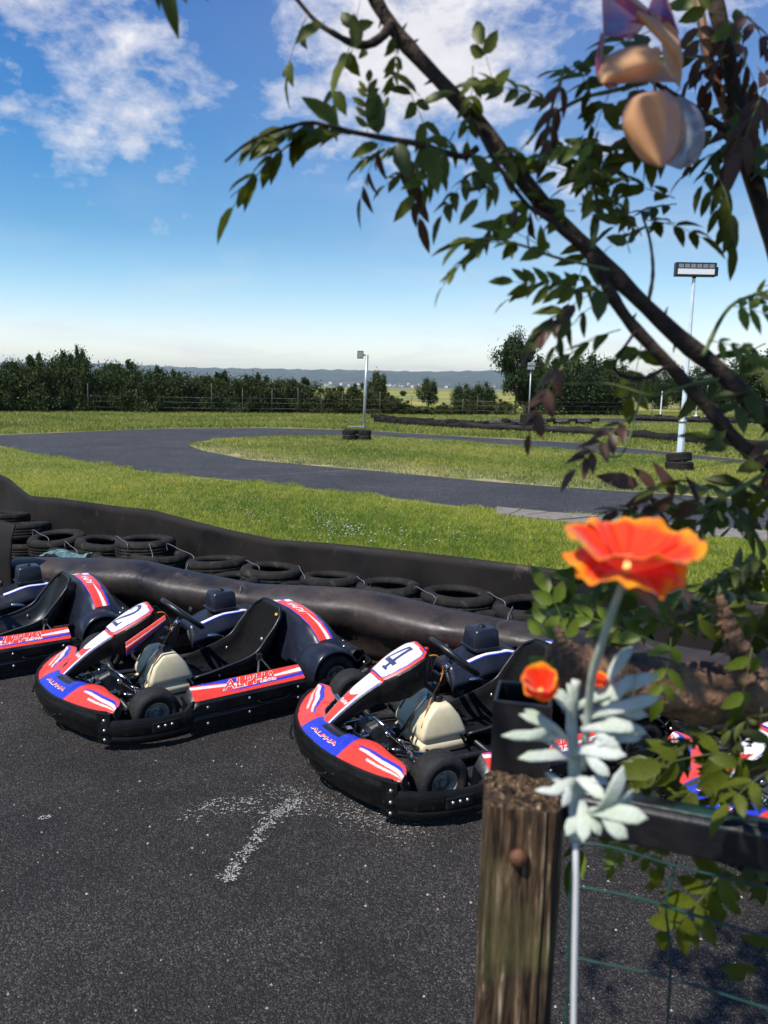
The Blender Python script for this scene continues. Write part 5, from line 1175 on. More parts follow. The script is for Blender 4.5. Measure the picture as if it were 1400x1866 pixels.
# ------------------------------------------------------------------ leaves
def leaf_mat(name, col, tr, rough=.45):
    m = mat(name, col, rough, col2=tuple(c * .55 for c in col), nscale=30, spec=.35, trans=tr, ramp=(.3, .75)); t, n, b = nodes_of(m)
    return m
MT['leaf'] = leaf_mat('leaf_green', (.13, .155, .012), .42); MT['leafd'] = leaf_mat('leaf_dark_green', (.085, .105, .012), .36)
MT['leafl'] = leaf_mat('leaf_fresh_green', (.16, .22, .02), .40); MT['leafr'] = leaf_mat('leaf_red_brown', (.11, .050, .030), .30)
MT['twig'] = mat('green_twig', (.10, .13, .035), .6)
MT['treebark'] = mat('tree_bark', (.014, .009, .006), .9, col2=(.055, .032, .018), nscale=26, bump=1.0, bscale=60, stretch=(1, 1, 1))
MT['logbark'] = mat('trunk_bark', (.06, .033, .02), .9, col2=(.38, .21, .11), nscale=16, bump=1.0, bscale=70, ramp=(.38, .75))
def leaflet(mb, base, d, nrm, L_, W_, fold=.25, curl=.2, m=0, tooth=0, seed=0):
    d = d.normalized(); s = nrm.cross(d).normalized(); n = d.cross(s).normalized(); k = 7; mid = []; lf = []; rt = []; r = random.Random(seed)
    for i in range(k + 1):
        t = i / k; w_ = W_ * .5 * (math.sin(PI * t ** .78) ** .85) * (1 + (tooth * (1 if i % 2 else -1))) if 0 < i < k else .0004
        p = base + d * (L_ * t) - n * (curl * L_ * t * t); mid.append(p); z = fold * w_
        lf.append(p + s * w_ + n * z); rt.append(p - s * w_ + n * z)
    o_ = len(mb.v); mb.v += [tuple(v) for v in mid + lf + rt]; K = k + 1
    for i in range(k):
        mb.f.append((o_ + i, o_ + i + 1, o_ + K + i + 1, o_ + K + i)); mb.f.append((o_ + i + 1, o_ + i, o_ + 2 * K + i, o_ + 2 * K + i + 1)); mb.m += [m, m]
def compound(pairs, L_, ll, lw, seed, droop=.25, hang=.15, mats=('leaf', 'twig'), spread=62, tooth=.06):
    """pinnate leaf along +X, tip at x=1"""
    r = random.Random(seed); mb = MB(); path = [Vector((t * L_, .03 * math.sin(t * 3 + seed), -droop * t * t * L_)) for t in np.linspace(0, 1, 12)]
    mb.tube(path, list(np.linspace(.010, .004, 12) * L_), 5, m=1)
    for i in range(pairs):
        t = lerp(.22, .90, i / max(1, pairs - 1)); k = int(t * 11); p = path[k]; tg = (path[min(k + 1, 11)] - path[max(k - 1, 0)]).normalized()
        sz = ll * (1.0 - .35 * abs(t - .55)) * r.uniform(.82, 1.12)
        for s in (-1, 1):
            a = R(spread + r.uniform(-14, 10)) * (1 - .25 * t); d = Vector((math.cos(a), s * math.sin(a), -hang + r.uniform(-.25, .15))); nn = Vector((r.uniform(-.2, .2), s * r.uniform(-.1, .35), 1))
            leaflet(mb, p, d, nn, sz * L_, lw * L_ * r.uniform(.85, 1.1), fold=r.uniform(.15, .5), curl=r.uniform(.05, .35), tooth=tooth, seed=i)
    leaflet(mb, path[-1], (path[-1] - path[-3]) + Vector((0, 0, -.02)), Vector((0, 0, 1)), ll * L_ * 1.1, lw * L_ * 1.1, tooth=tooth)
    return mesh_of(mb, 'leaf', [MT[mats[0]], MT[mats[1]]])
LV = {}
for kind, mt in (('g', 'leaf'), ('d', 'leafd'), ('l', 'leafl'), ('r', 'leafr')):
    LV[kind] = [compound(3, 1, .52, .20, 1, .25, .1, (mt, 'twig')), compound(4, 1, .46, .18, 2, .35, .2, (mt, 'twig')), compound(2, 1, .60, .25, 3, .2, .1, (mt, 'twig')), compound(4, 1, .42, .155, 4, .5, .35, (mt, 'twig'), 50), compound(3, 1, .56, .22, 5, .1, -.05, (mt, 'twig'), 66), compound(5, 1, .36, .13, 6, .28, .15, (mt, 'twig')), compound(6, 1, .33, .115, 7, .42, .3, (mt, 'twig'), 56)]
LH = {k: [compound(3, 1, .60, .17, 11, .25, .75, (mt, 'twig'), 42, .03), compound(4, 1, .55, .15, 12, .45, .9, (mt, 'twig'), 36, .03)] for k, mt in (('r', 'leafr'), ('d', 'leafd'), ('g', 'leaf'))}
tree_ = thing('tree', 'small foreground tree with pinnate green and bronze leaves leaning in from the right', 'tree', (1.05, 1.0, 0))
TB = Vector((1.05, 1.0, 0)); NLEAF = [0]
def place_leaf(par, org, b, t, kind, var, roll=0.0, mesh=None):
    X = (t - b); L_ = X.length; X.normalize(); n_ = Vector((0, 0, 1)) if abs(X.z) < .85 else -FW
    n_ = n_ * .75 - FW * .65                 # blades tilt so that they catch light from above and show their face
    Y = n_.cross(X).normalized(); Z = X.cross(Y); q = Matrix.Rotation(roll, 3, X); Y = q @ Y; Z = q @ Z
    me = mesh or LV[kind][var]; o = bpy.data.objects.new('leaf', me); COL.objects.link(o); o.parent = par
    Mx = Matrix((X * L_, Y * L_, Z * L_)).transposed().to_4x4(); Mx.translation = b - org; o.matrix_local = Mx; NLEAF[0] += 1; return o
def LF(bx, by, tx, ty, kind='g', var=0, dep=.95, roll=None, hang=False, ddep=0.0):
    mx_, my_ = (bx + tx) / 2, (by + ty) / 2
    if any(1212 < q[0] < 1315 and 452 < q[1] < 800 for q in ((mx_, my_), (tx, ty), ((bx + mx_) / 2, (by + my_) / 2))): return      # the lamp mast stays in view
    rr_ = random.Random(int(bx * 7 + by * 13 + var)); roll = rr_.uniform(-.8, .8) if roll is None else roll
    L0 = math.hypot(tx - bx, ty - by); k0 = max(1.0, 105 / max(L0, 1)) if not hang else max(1.0, 95 / max(L0, 1)); tx = bx + (tx - bx) * k0; ty = by + (ty - by) * k0
    b = P(bx, by, dep); t = P(tx, ty, dep + ddep + rr_.uniform(-.04, .04))
    var = 5 + var % 2 if (L0 >= 100 and not hang) else var % 5
    place_leaf(tree_, TB, b, t, kind, var, roll, LH[kind][var % 2] if hang else None)
def branch(pts, r0, r1, dep0, dep1, name='branch', m='treebark', seg=9, thorns=0, wob=.15):
    pp = [P(x, y, lerp(dep0, dep1, i / (len(pts) - 1))) - TB for i, (x, y) in enumerate(pts)]; P_ = cr(pp, 40); r = random.Random(len(pts) + int(pts[0][0])); mb = MB()
    mb.tube(P_, [lerp(r0, r1, i / 39) * (1 + wob * .5 * math.sin(i * 1.1) + wob * r.uniform(-.4, .4)) for i in range(40)], seg)
    for k in range(thorns):
        i = r.randrange(3, 37); q = Vector(P_[i]); dd = Vector((r.uniform(-1, 1), r.uniform(-.6, .3), r.uniform(-1, 1))).normalized(); mb.tube([q, q + dd * lerp(r0, r1, i / 39) * 1.9], [.004, .0006], 5)
    return obj(name, mb, MT[m], tree_)
branch([(660, -60), (690, 10), (735, 75), (790, 135), (870, 222), (920, 285), (1000, 385), (1070, 452), (1150, 532), (1240, 618), (1310, 675), (1400, 765), (1480, 850)], .0085, .0120, .92, 1.0, thorns=16)
branch([(1075, 460), (1110, 530), (1150, 590), (1215, 660), (1285, 738), (1350, 810), (1410, 865), (1500, 960)], .0070, .0095, .95, 1.0, thorns=8)
branch([(1285, -80), (1310, 30), (1335, 150), (1360, 260), (1385, 360), (1415, 460)], .0105, .0105, 1.05, 1.05, thorns=6)
branch([(530, -15), (575, 38), (610, 62), (640, 78), (668, 82), (695, 68), (716, 42)], .0022, .0065, .92, .92, wob=.1)
branch([(870, 270), (840, 285), (760, 262), (700, 252), (640, 240), (600, 230), (560, 224), (500, 240), (450, 262), (410, 295)], .0042, .0014, .92, .88, wob=.05)
branch([(1110, 492), (1060, 480), (1010, 468), (960, 450), (905, 436), (860, 436)], .0022, .0012, .93, .9, m='twig', wob=.05)
branch([(1185, 145), (1215, 165), (1255, 190), (1290, 215), (1330, 236), (1370, 228)], .003, .006, .98, 1.03, wob=.1)
branch([(1180, 150), (1120, 165), (1060, 180), (1000, 215), (960, 262)], .003, .002, .98, .93, m='twig')
branch([(860, 215), (900, 290), (960, 372), (1005, 400), (1040, 430), (1060, 445)], .002, .004, .9, .94, wob=.1)
branch([(1160, 600), (1120, 670), (1170, 690), (1230, 660)], .002, .003, .96, .97, wob=.1)
branch([(985, 300), (1005, 200), (1030, 120)], .003, .0015, .93, .93, m='twig'); branch([(1180, 560), (1190, 500), (1185, 440), (1170, 390)], .0028, .0014, .97, .97)
branch([(1080, 455), (1090, 380), (1075, 300), (1090, 240)], .0035, .0015, .95, .97, m='twig'); branch([(1280, 650), (1330, 560), (1400, 530)], .003, .002, .97, .97, m='twig')
branch([(1175, 690), (1160, 750), (1130, 830), (1060, 815)], .0018, .001, .96, .96, m='twig'); branch([(1310, 690), (1260, 700), (1190, 720), (1110, 700), (1020, 700)], .002, .0012, .95, .9, m='twig')
branch([(1400, 860), (1330, 900), (1260, 930), (1180, 905)], .0035, .002, .98, .95, m='twig'); branch([(1260, 1120), (1235, 1000), (1220, 960), (1180, 900)], .0028, .002, .95, .95)
# traced leaves
for a_ in ((600, 232, 408, 296, 'g', 1, .90, .9), (640, 245, 480, 215, 'g', 2, .91, .3), (700, 262, 640, 345, 'r', 0, .91, 0, True), (735, 270, 745, 345, 'r', 1, .92, .3, True), (670, 250, 672, 150, 'g', 2, .9), (760, 262, 650, 265, 'g', 0, .92),
           (715, 45, 735, 165, 'g', 3, .92), (750, 170, 790, 260, 'g', 4, .92), (830, 240, 770, 330, 'g', 2, .92), (810, 285, 700, 300, 'g', 1, .92), (880, 300, 815, 345, 'd', 1, .92), (640, 80, 605, 160, 'g', 2, .91), (560, 30, 540, 66, 'g', 2, .92, .2), (640, 70, 650, 15, 'g', 2, .92),
           (268, -190, 278, -85, 'd', 0, .8, 0, True), (352, -190, 356, -80, 'd', 1, .8, 0, True), (436, -170, 436, -65, 'r', 0, .8, 0, True),
           (860, 120, 850, 225, 'g', 3, .92), (905, 180, 880, 100, 'g', 2, .93), (1010, 190, 900, 120, 'd', 0, .92), (1030, 130, 1120, 80, 'd', 1, .93), (1030, 140, 1010, 215, 'r', 0, .92, 0, True), (1060, 130, 1090, 215, 'd', 1, .92, 0, True),
           (960, 262, 880, 330, 'g', 0, .93), (1000, 300, 905, 260, 'l', 2, .93), (1005, 290, 1080, 215, 'l', 1, .94), (1045, 420, 1000, 330, 'g', 3, .94), (1060, 330, 1130, 270, 'l', 0, .95), (1075, 330, 1000, 290, 'g', 2, .95), (960, 370, 895, 400, 'r', 0, .92, 0, True), (990, 330, 940, 400, 'r', 1, .92, .1, True),
           (905, 436, 795, 470, 'g', 1, .9, .6), (960, 450, 870, 425, 'g', 2, .9), (1010, 468, 960, 430, 'l', 2, .92), (1060, 510, 935, 492, 'g', 1, .92, .2), (1070, 530, 950, 500, 'g', 4, .92), (1060, 545, 965, 590, 'r', 1, .92, .2), (1080, 560, 1010, 610, 'd', 0, .92, 0, True), (1110, 520, 1030, 560, 'd', 2, .93),
           (1130, 600, 1000, 625, 'g', 1, .93, .3), (1030, 650, 945, 765, 'r', 1, .86, .2), (1150, 760, 1045, 825, 'r', 0, .93, .2), 
           (1160, 330, 1050, 300, 'g', 0, .96), (1170, 430, 1120, 330, 'g', 2, .96), (1230, 360, 1150, 330, 'g', 4, .97), (1150, 460, 1130, 370, 'd', 0, .96), (1290, 330, 1325, 410, 'd', 0, .97, .2, True), (1310, 320, 1345, 400, 'd', 1, .97, .2, True),
           (1280, 560, 1400, 500, 'g', 0, .97), (1330, 560, 1420, 560, 'l', 1, .9), (1350, 560, 1420, 500, 'd', 3, .98), (1290, 620, 1410, 640, 'l', 4, .86, .1), (1200, 640, 1100, 640, 'g', 0, .95),
           (1350, 760, 1420, 720, 'd', 2, .97), (1260, 760, 1160, 800, 'd', 1, .96), (1380, 800, 1300, 780, 'd', 2, .97), (1390, 790, 1420, 860, 'r', 1, .97),
           (1185, 150, 1110, 120, 'd', 1, .97), (1230, 180, 1170, 250, 'd', 0, .96), (1120, 165, 1050, 110, 'g', 0, .96), (1110, 170, 1080, 260, 'd', 2, .95), (1150, 165, 1170, 230, 'g', 4, .96), 
           (1330, 100, 1250, 130, 'r', 0, 1.0, .2, True), (1340, 90, 1400, 150, 'r', 1, 1.0, .2, True), (1330, 60, 1290, 160, 'r', 0, 1.0, .4, True), (1340, 20, 1420, 60, 'r', 1, 1.0), (1340, 190, 1400, 250, 'd', 2, 1.02), (1350, 240, 1280, 300, 'd', 1, 1.02), (1360, 60, 1300, 20, 'g', 2, 1.0), (1370, 330, 1420, 280, 'd', 0, 1.0), (1400, 160, 1350, 240, 'r', 0, 1.0, .1, True),
           (1400, 860, 1330, 800, 'd', 2, .97), (1330, 900, 1250, 860, 'd', 0, .96), (1330, 900, 1250, 960, 'd', 1, .96), (1260, 930, 1190, 970, 'd', 2, .96), (1220, 920, 1100, 905, 'r', 1, .95, .3), (1300, 910, 1380, 960, 'd', 4, .97), (1240, 1000, 1300, 950, 'd', 2, .95), (1235, 1000, 1190, 940, 'd', 0, .95), (1380, 880, 1420, 940, 'g', 1, .97), (1290, 920, 1210, 895, 'r', 0, .96),
           ): LF(*a_)
def single(w_, fold, curl, seed, mt):
    mb = MB(); leaflet(mb, Vector((0, 0, 0)), Vector((1, 0, 0)), Vector((0, 0, 1)), 1.0, w_, fold, curl, tooth=.05, seed=seed); mb.tube([(-.10, 0, 0), (0, 0, 0), (.4, 0, -.03)], [.012, .010, .004], 5, m=1); return mesh_of(mb, 'leaf', [MT[mt], MT['twig']])
SG = [single(.40, .3, .15, 1, 'leaf'), single(.46, .2, .28, 2, 'leafd'), single(.36, .45, .1, 3, 'leaf')]
for q, (bx, by, tx, ty) in enumerate(((618, 228, 551, 170), (690, 245, 676, 152), (632, 238, 578, 264), (598, 230, 560, 268), (572, 226, 520, 274), (545, 226, 486, 280), (515, 232, 452, 285), (480, 246, 428, 284), (642, 92, 598, 172), (588, 42, 536, 72), (650, 88, 648, 20), (668, 92, 655, 105), (780, 265, 800, 345), (725, 262, 742, 320), (690, 262, 640, 285), (860, 280, 905, 340), (905, 436, 900, 410), (880, 436, 852, 478), (860, 436, 818, 440), (850, 440, 798, 468), (925, 440, 935, 470), (985, 458, 988, 410), (750, 170, 712, 155), (760, 170, 700, 120), (770, 190, 830, 160))):
    place_leaf(tree_, TB, P(bx, by, .905), P(tx, ty, .89), 'g', 0, ((q * 37) % 11 - 5) * .12, SG[q % 3])
rd = random.Random(77)
for (cx, cy, w_, h_, n, kinds, dp) in ((1300, 90, 90, 70, 8, 'rdg', 1.04), (1230, 400, 60, 50, 4, 'gd', 1.0), (1080, 200, 120, 70, 4, 'gdd', .97), (1030, 330, 90, 70, 3, 'ggl', .96), (1150, 580, 80, 60, 3, 'ggd', 1.0), (1370, 600, 50, 90, 4, 'gdl', 1.02), (1345, 180, 55, 130, 4, 'rd', 1.08), (1130, 420, 90, 50, 3, 'gl', 1.0), (1370, 870, 50, 60, 3, 'dd', 1.0)):
    for k in range(n):
        bx = cx + rd.uniform(-1, 1) * w_; by = cy + rd.uniform(-1, 1) * h_; a = rd.uniform(0, 6.28); L_ = rd.uniform(70, 125); LF(bx, by, bx + math.cos(a) * L_, by + abs(math.sin(a)) * L_ * .8 - 12, rd.choice(kinds), rd.randrange(5), dp + rd.uniform(-.05, .08))
# trunk lying across with its cut stubs
def trunk():
    pts = [(1012, 1205), (1060, 1215), (1130, 1232), (1200, 1250), (1280, 1262), (1350, 1262), (1430, 1225), (1520, 1150)]
    P_ = cr([P(x, y, lerp(.98, 1.10, i / 7)) - TB for i, (x, y) in enumerate(pts)], 90); r = random.Random(4); mb = MB(); rs = []; prev = Vector((0, 0, 1))
    for i, p in enumerate(P_):
        p = Vector(p); t = (Vector(P_[min(i + 1, 89)]) - Vector(P_[max(i - 1, 0)])).normalized(); u = (prev - t * prev.dot(t)).normalized(); v = t.cross(u); R0 = lerp(.026, .040, min(1, i / 45)) * (1 + .06 * math.sin(i * .4)); ring = []
        for k in range(36):
            a = 2 * PI * k / 36; rr_ = R0 * (1 + .05 * math.sin(a * 5 + i * .13) + .045 * math.sin(a * 9 - i * .22) + .04 * r.uniform(-1, 1)); ring.append(p + (u * math.cos(a) + v * math.sin(a)) * rr_)
        rs.append(ring)
    c0_ = Vector(P_[0]) ; first = [[c0_ + (q - c0_) * k - Vector((.006 * (1 - k), 0, 0)) for q in rs[0]] for k in (.15, .6, .85)]
    mb.rings(first + rs, True, True); return obj('trunk', mb, MT['logbark'], tree_)
trunk()
branch([(1440, 1230), (1470, 1000), (1440, 700), (1425, 460)], .030, .014, 1.10, 1.04, name='trunk_stem')
o = branch([(1042, 1215), (1035, 1190), (1022, 1165), (1012, 1142)], .010, .0045, .97, .97, name='twig_stub', m='logbark', thorns=14, wob=.18); branch([(1370, 1240), (1345, 1180), (1325, 1130), (1312, 1085)], .018, .006, 1.0, .98, name='twig_stub', m='logbark', thorns=18, wob=.18)
# lower foliage growing from the trunk
for a_ in ((1200, 1170, 1050, 1090, 'l', 1, .96), (1220, 1160, 1215, 1240, 'l', 0, .95, .1), (1130, 1130, 1230, 1100, 'g', 1, .97), (1250, 1140, 1330, 1090, 'd', 2, .98), (1370, 1180, 1365, 1270, 'l', 2, .96), (1380, 1100, 1300, 1060, 'd', 0, .98), (1400, 1050, 1300, 1030, 'd', 1, .97), (1400, 1010, 1290, 1050, 'd', 2, .97), (1420, 1080, 1350, 1140, 'd', 0, .97),
           (1000, 1240, 990, 1175, 'l', 2, .97), (1040, 1180, 1020, 1120, 'l', 2, .97), (1390, 1290, 1380, 1370, 'r', 1, .93, .2, True), (1400, 1300, 1300, 1320, 'd', 1, .96), (1420, 1340, 1350, 1400, 'g', 2, .92), (1420, 1390, 1340, 1430, 'g', 0, .9), (1330, 1370, 1240, 1390, 'g', 2, 1.0), (1330, 1400, 1230, 1430, 'd', 0, 1.0), (1380, 1440, 1300, 1380, 'd', 1, 1.0), (1300, 1330, 1200, 1350, 'd', 3, 1.02), 
           (1130, 1480, 1125, 1585, 'l', 2, .99, .0), (1160, 1480, 1175, 1540, 'g', 0, .99), (1200, 1490, 1215, 1545, 'g', 2, 1.0), (1110, 1480, 1070, 1520, 'l', 2, .99), (1320, 1500, 1310, 1570, 'g', 2, .99), (1350, 1500, 1380, 1590, 'd', 2, .99), (1390, 1540, 1400, 1640, 'd', 2, 1.0),
           (1340, 1560, 1195, 1710, 'g', 0, .93, .1), (1345, 1570, 1300, 1700, 'g', 2, .94, .1), (1420, 1700, 1385, 1760, 'd', 2, .95)): LF(*a_)
rd = random.Random(31)
for k in range(16):
    bx = rd.uniform(1060, 1420); by = rd.uniform(1020, 1095); LF(bx, by, bx + rd.uniform(-90, 40), by + rd.uniform(10, 80), rd.choice('dgl' if bx < 1300 else 'ddg'), rd.randrange(5), rd.uniform(1.16, 1.28))
for k in range(8):
    bx = rd.uniform(1230, 1420); by = rd.uniform(1300, 1430); LF(bx, by, bx + rd.uniform(-90, 30), by + rd.uniform(10, 70), rd.choice('ddg'), rd.randrange(5), rd.uniform(1.0, 1.08))
print('leaves', NLEAF[0])

# ------------------------------------------------------------------ poppies
def petal_mat():
    m = bpy.data.materials.new('poppy_petal'); m.use_nodes = True; t, n, b = nodes_of(m); L = t.links.new
    a = n.new('ShaderNodeVertexColor'); a.layer_name = 'print'; L(a.outputs[0], b.inputs['Base Color']); b.inputs['Roughness'].default_value = .6; b.inputs['Specular IOR Level'].default_value = .2; b.inputs['Sheen Weight'].default_value = .3
    tr = n.new('ShaderNodeBsdfTranslucent'); L(a.outputs[0], tr.inputs[0]); ms = n.new('ShaderNodeMixShader'); ms.inputs[0].default_value = .34; L(b.outputs[0], ms.inputs[1]); L(tr.outputs[0], ms.inputs[2]); L(ms.outputs[0], n['Material Output'].inputs[0]); return m
MT['petal'] = petal_mat()
OR, YE = np.array((.90, .034, .002)), np.array((.90, .36, .008))
def poppy(name, c, rad, tilt, yaw, label, n_pet=6, cup=.25, seed=0, open_=1.0):
    root = thing(name, label, 'flower', tuple(c)); root.rotation_euler = (tilt, 0, yaw); r = random.Random(seed)
    for k in range(n_pet):
        lay = k % 2; a0 = 2 * PI * k / n_pet + r.uniform(-.15, .15); half = PI / n_pet * (2.35 if lay else 2.3); mb = MB(); cols = []; RR = rad * (1.0 if lay else .93) * r.uniform(.93, 1.05); NU, NV = 26, 14; ph = r.uniform(0, 6)
        for j in range(NV + 1):
            for i in range(NU + 1):
                u = i / NU * 2 - 1; v = j / NV; wdt = half * (.55 + .45 * v ** .6); th = a0 + u * wdt; rr_ = RR * v * (1 - .12 * abs(u) ** 4) * (1 + .03 * math.sin(u * 11 + ph) * v)
                ruff = rad * (.07 * math.sin(u * 5 + ph) + .035 * math.sin(u * 13 + ph * 2) + .022 * math.sin(u * 25 + ph)) * v ** 2.2
                z = rad * cup * (v ** 1.3) * (1.05 if lay else .62) + ruff * (1 if lay else 1.2) - rad * (.95 * max(0, v - .62) ** 1.2 if not lay else .7 * max(0, v - .82)) + (.002 if lay else 0)
                mb.v.append((rr_ * math.cos(th) * open_, rr_ * math.sin(th) * open_, z + (1 - open_) * rad * v * 1.2))
                e = sstep(.78, .96, v + .07 * math.sin(u * 5 + ph)) * (.8 + .2 * math.sin(u * 9)); st = .10 * max(0, math.sin(u * 34 + ph * 3)) ** 3 * sstep(.2, .7, v) if lay else 0; inner = 1 - sstep(.05, .20, v); cc_ = OR * (1 - min(1, e + st)) + YE * min(1, e + st); cc_ = cc_ * (1 - inner) + np.array((.9, .65, .18)) * inner; cols.append((*cc_, 1))
        for j in range(NV):
            for i in range(NU): a = j * (NU + 1) + i; mb.f.append((a, a + 1, a + NU + 2, a + NU + 1)); mb.m.append(0)
        obj('petal', mb, MT['petal'], root, colors=cols)
    mb = MB(); rr2 = random.Random(seed + 5)
    for k in range(34): a = rr2.uniform(0, 6.28); q = rad * rr2.uniform(.05, .17); mb.tube([(0, 0, .002), (q * .6 * math.cos(a), q * .6 * math.sin(a), rad * .09), (q * math.cos(a), q * math.sin(a), rad * .15)], [.0005, .0005, .0012], 5)
    obj('stamens', mb, MT['stamen'], root); return root
MT['stamen'] = mat('pale_stamen', (.85, .62, .20), .7); MT['stem'] = mat('felted_stem', (.45, .48, .40), .7, col2=(.30, .36, .25), nscale=60); MT['silver'] = mat('silver_felt_leaf', (.56, .59, .53), .85, col2=(.34, .42, .26), nscale=14, spec=.15, trans=.12, bump=.3, bscale=300, ramp=(.42, .72)); MT['rodwhite'] = mat('white_rod', (.52, .52, .50), .5)
pc = P(1140, 1046, .62); pop = poppy('poppy', pc, .0530, R(9), R(10), 'large orange poppy with yellow frilled edges on a pale stem', 6, .66, 4)
mb = MB(); mb.tube(cr([P(1134, 1066, .62) - pc, P(1118, 1110, .63) - pc, P(1098, 1170, .66) - pc, P(1080, 1230, .69) - pc, P(1072, 1300, .72) - pc, P(1062, 1400, .745) - pc], 40), list(np.linspace(.0030, .0042, 40)), 10)
st = obj('stem', mb, MT['stem'], pop); st.matrix_parent_inverse = Matrix.Rotation(-R(9), 4, 'X') @ Matrix.Rotation(-R(10), 4, 'Z')
MT['sepal'] = mat('faded_sepal', (.40, .22, .14), .7, col2=(.30, .30, .20), nscale=40, trans=.3)
mb = MB(); leaflet(mb, P(1138, 1058, .618) - pc, P(1222, 1108, .60) - P(1138, 1058, .618), Vector((.3, -.5, .8)), .036, .015, .4, .3); s2 = obj('sepal', mb, MT['sepal'], pop, solid=.0006); s2.matrix_parent_inverse = st.matrix_parent_inverse.copy()
p2_ = P(985, 1262, .70); poppy('poppy', p2_, .020, R(30), R(-20), 'small half open orange poppy above the black steel post', 4, .9, 8, .85)
p3_ = P(1090, 1252, .72); poppy('poppy', p3_, .010, R(10), 0, 'tiny orange poppy bud behind the pale stem', 4, .9, 9, .8)

# ------------------------------------------------------------------ silver felted leaf plant on a white rod
sl = thing('dusty_miller', 'silvery felted plant with lobed leaves beside the wooden post', 'plant', tuple(P(1050, 1500, .76))); SO = P(1050, 1500, .76)
mb = MB(); mb.tube(cr([P(1052, 1530, .76) - SO, P(1050, 1450, .755) - SO, P(1046, 1380, .75) - SO, P(1042, 1300, .745) - SO, P(1050, 1240, .74) - SO], 30), list(np.linspace(.0075, .0045, 30)), 12); obj('stem', mb, MT['silver'], sl)
def lobed(b, t, w_, seed, lobes=3, dep=0.0):
    """felted leaf: a rib with rounded lobes left and right, with thickness"""
    b = P(*b) - SO; t = P(*t) - SO; r = random.Random(seed); X = t - b; L_ = X.length; X.normalize(); n_ = (-FW + Vector((r.uniform(-.3, .3), 0, .55 + r.uniform(-.2, .2)))).normalized(); Y = n_.cross(X).normalized(); Z = X.cross(Y); mb = MB()
    def lobe(o, d, l_, w2):
        d = d.normalized(); s = Z.cross(d).normalized(); K = 9; top_ = []
        for i in range(K + 1):
            q = i / K; hw2 = w2 * .5 * (.50 + .50 * sstep(.1, .7, q)) * (math.sqrt(max(0, 1 - ((q - .78) / .22) ** 2)) if q > .78 else 1) + .0004
            c = o + d * (l_ * q) + Z * (.12 * l_ * math.sin(q * PI) - .25 * l_ * q * q); ring = []
            for a in range(8): aa = 2 * PI * a / 8; ring.append(c + s * hw2 * math.cos(aa) + Z * (.0013 + .1 * hw2) * math.sin(aa) + Z * (.25 * hw2 * abs(math.cos(aa))))
            top_.append(ring)
        mb.rings(top_, True, True)
    w_ *= .86
    lobe(b, X, L_, w_ * .62)
    for k in range(1 if lobes else 0):
        for s_ in ((-1, 1) if lobes > 1 else (r.choice((-1, 1)),)):
            q = .34 + .07 * s_; o = b + X * L_ * q; a = R(40) ; lobe(o, X * math.cos(a) + Y * s_ * math.sin(a), L_ * .60 * r.uniform(.85, 1.15), w_ * .56)
    return obj('leaf', mb, MT['silver'], sl, fix=True)
for i, (b, t, w_, lb) in enumerate((((1050, 1290, .74), (1186, 1228, .70), .024, 2), ((1060, 1310, .73), (1190, 1272, .69), .022, 2), ((1045, 1310, .74), (1022, 1262, .72), .026, 1), ((1030, 1345, .73), (965, 1300, .71), .018, 1), ((1038, 1345, .74), (940, 1338, .70), .017, 1), ((1045, 1385, .74), (970, 1372, .70), .020, 1), ((1060, 1330, .73), (1150, 1322, .69), .020, 1),
                                    ((1050, 1370, .73), (1125, 1370, .69), .024, 2), ((1048, 1420, .74), (1012, 1440, .71), .018, 1), ((1050, 1420, .74), (1092, 1440, .70), .024, 1), ((1048, 1450, .73), (990, 1438, .71), .012, 1),
                                    ((1075, 1480, .72), (1165, 1485, .68), .030, 1), ((1075, 1480, .72), (1140, 1425, .68), .026, 1), ((1060, 1460, .74), (1066, 1518, .70), .026, 1), ((1056, 1470, .74), (1040, 1512, .71), .022, 1), ((1080, 1350, .73), (1158, 1340, .70), .018, 1))): lobed(b, t, w_, i + 3, lb)
mb = MB(); mb.tube([P(1048, 1470, .76), P(1050, 1600, .765), P(1047, 1760, .77), P(1045, 1900, .775), P(1040, 2100, .78)], .0029, 12); tag(obj('rod', mb, MT['rodwhite']), 'thin white rod holding up the silver plant beside the post', 'rod')

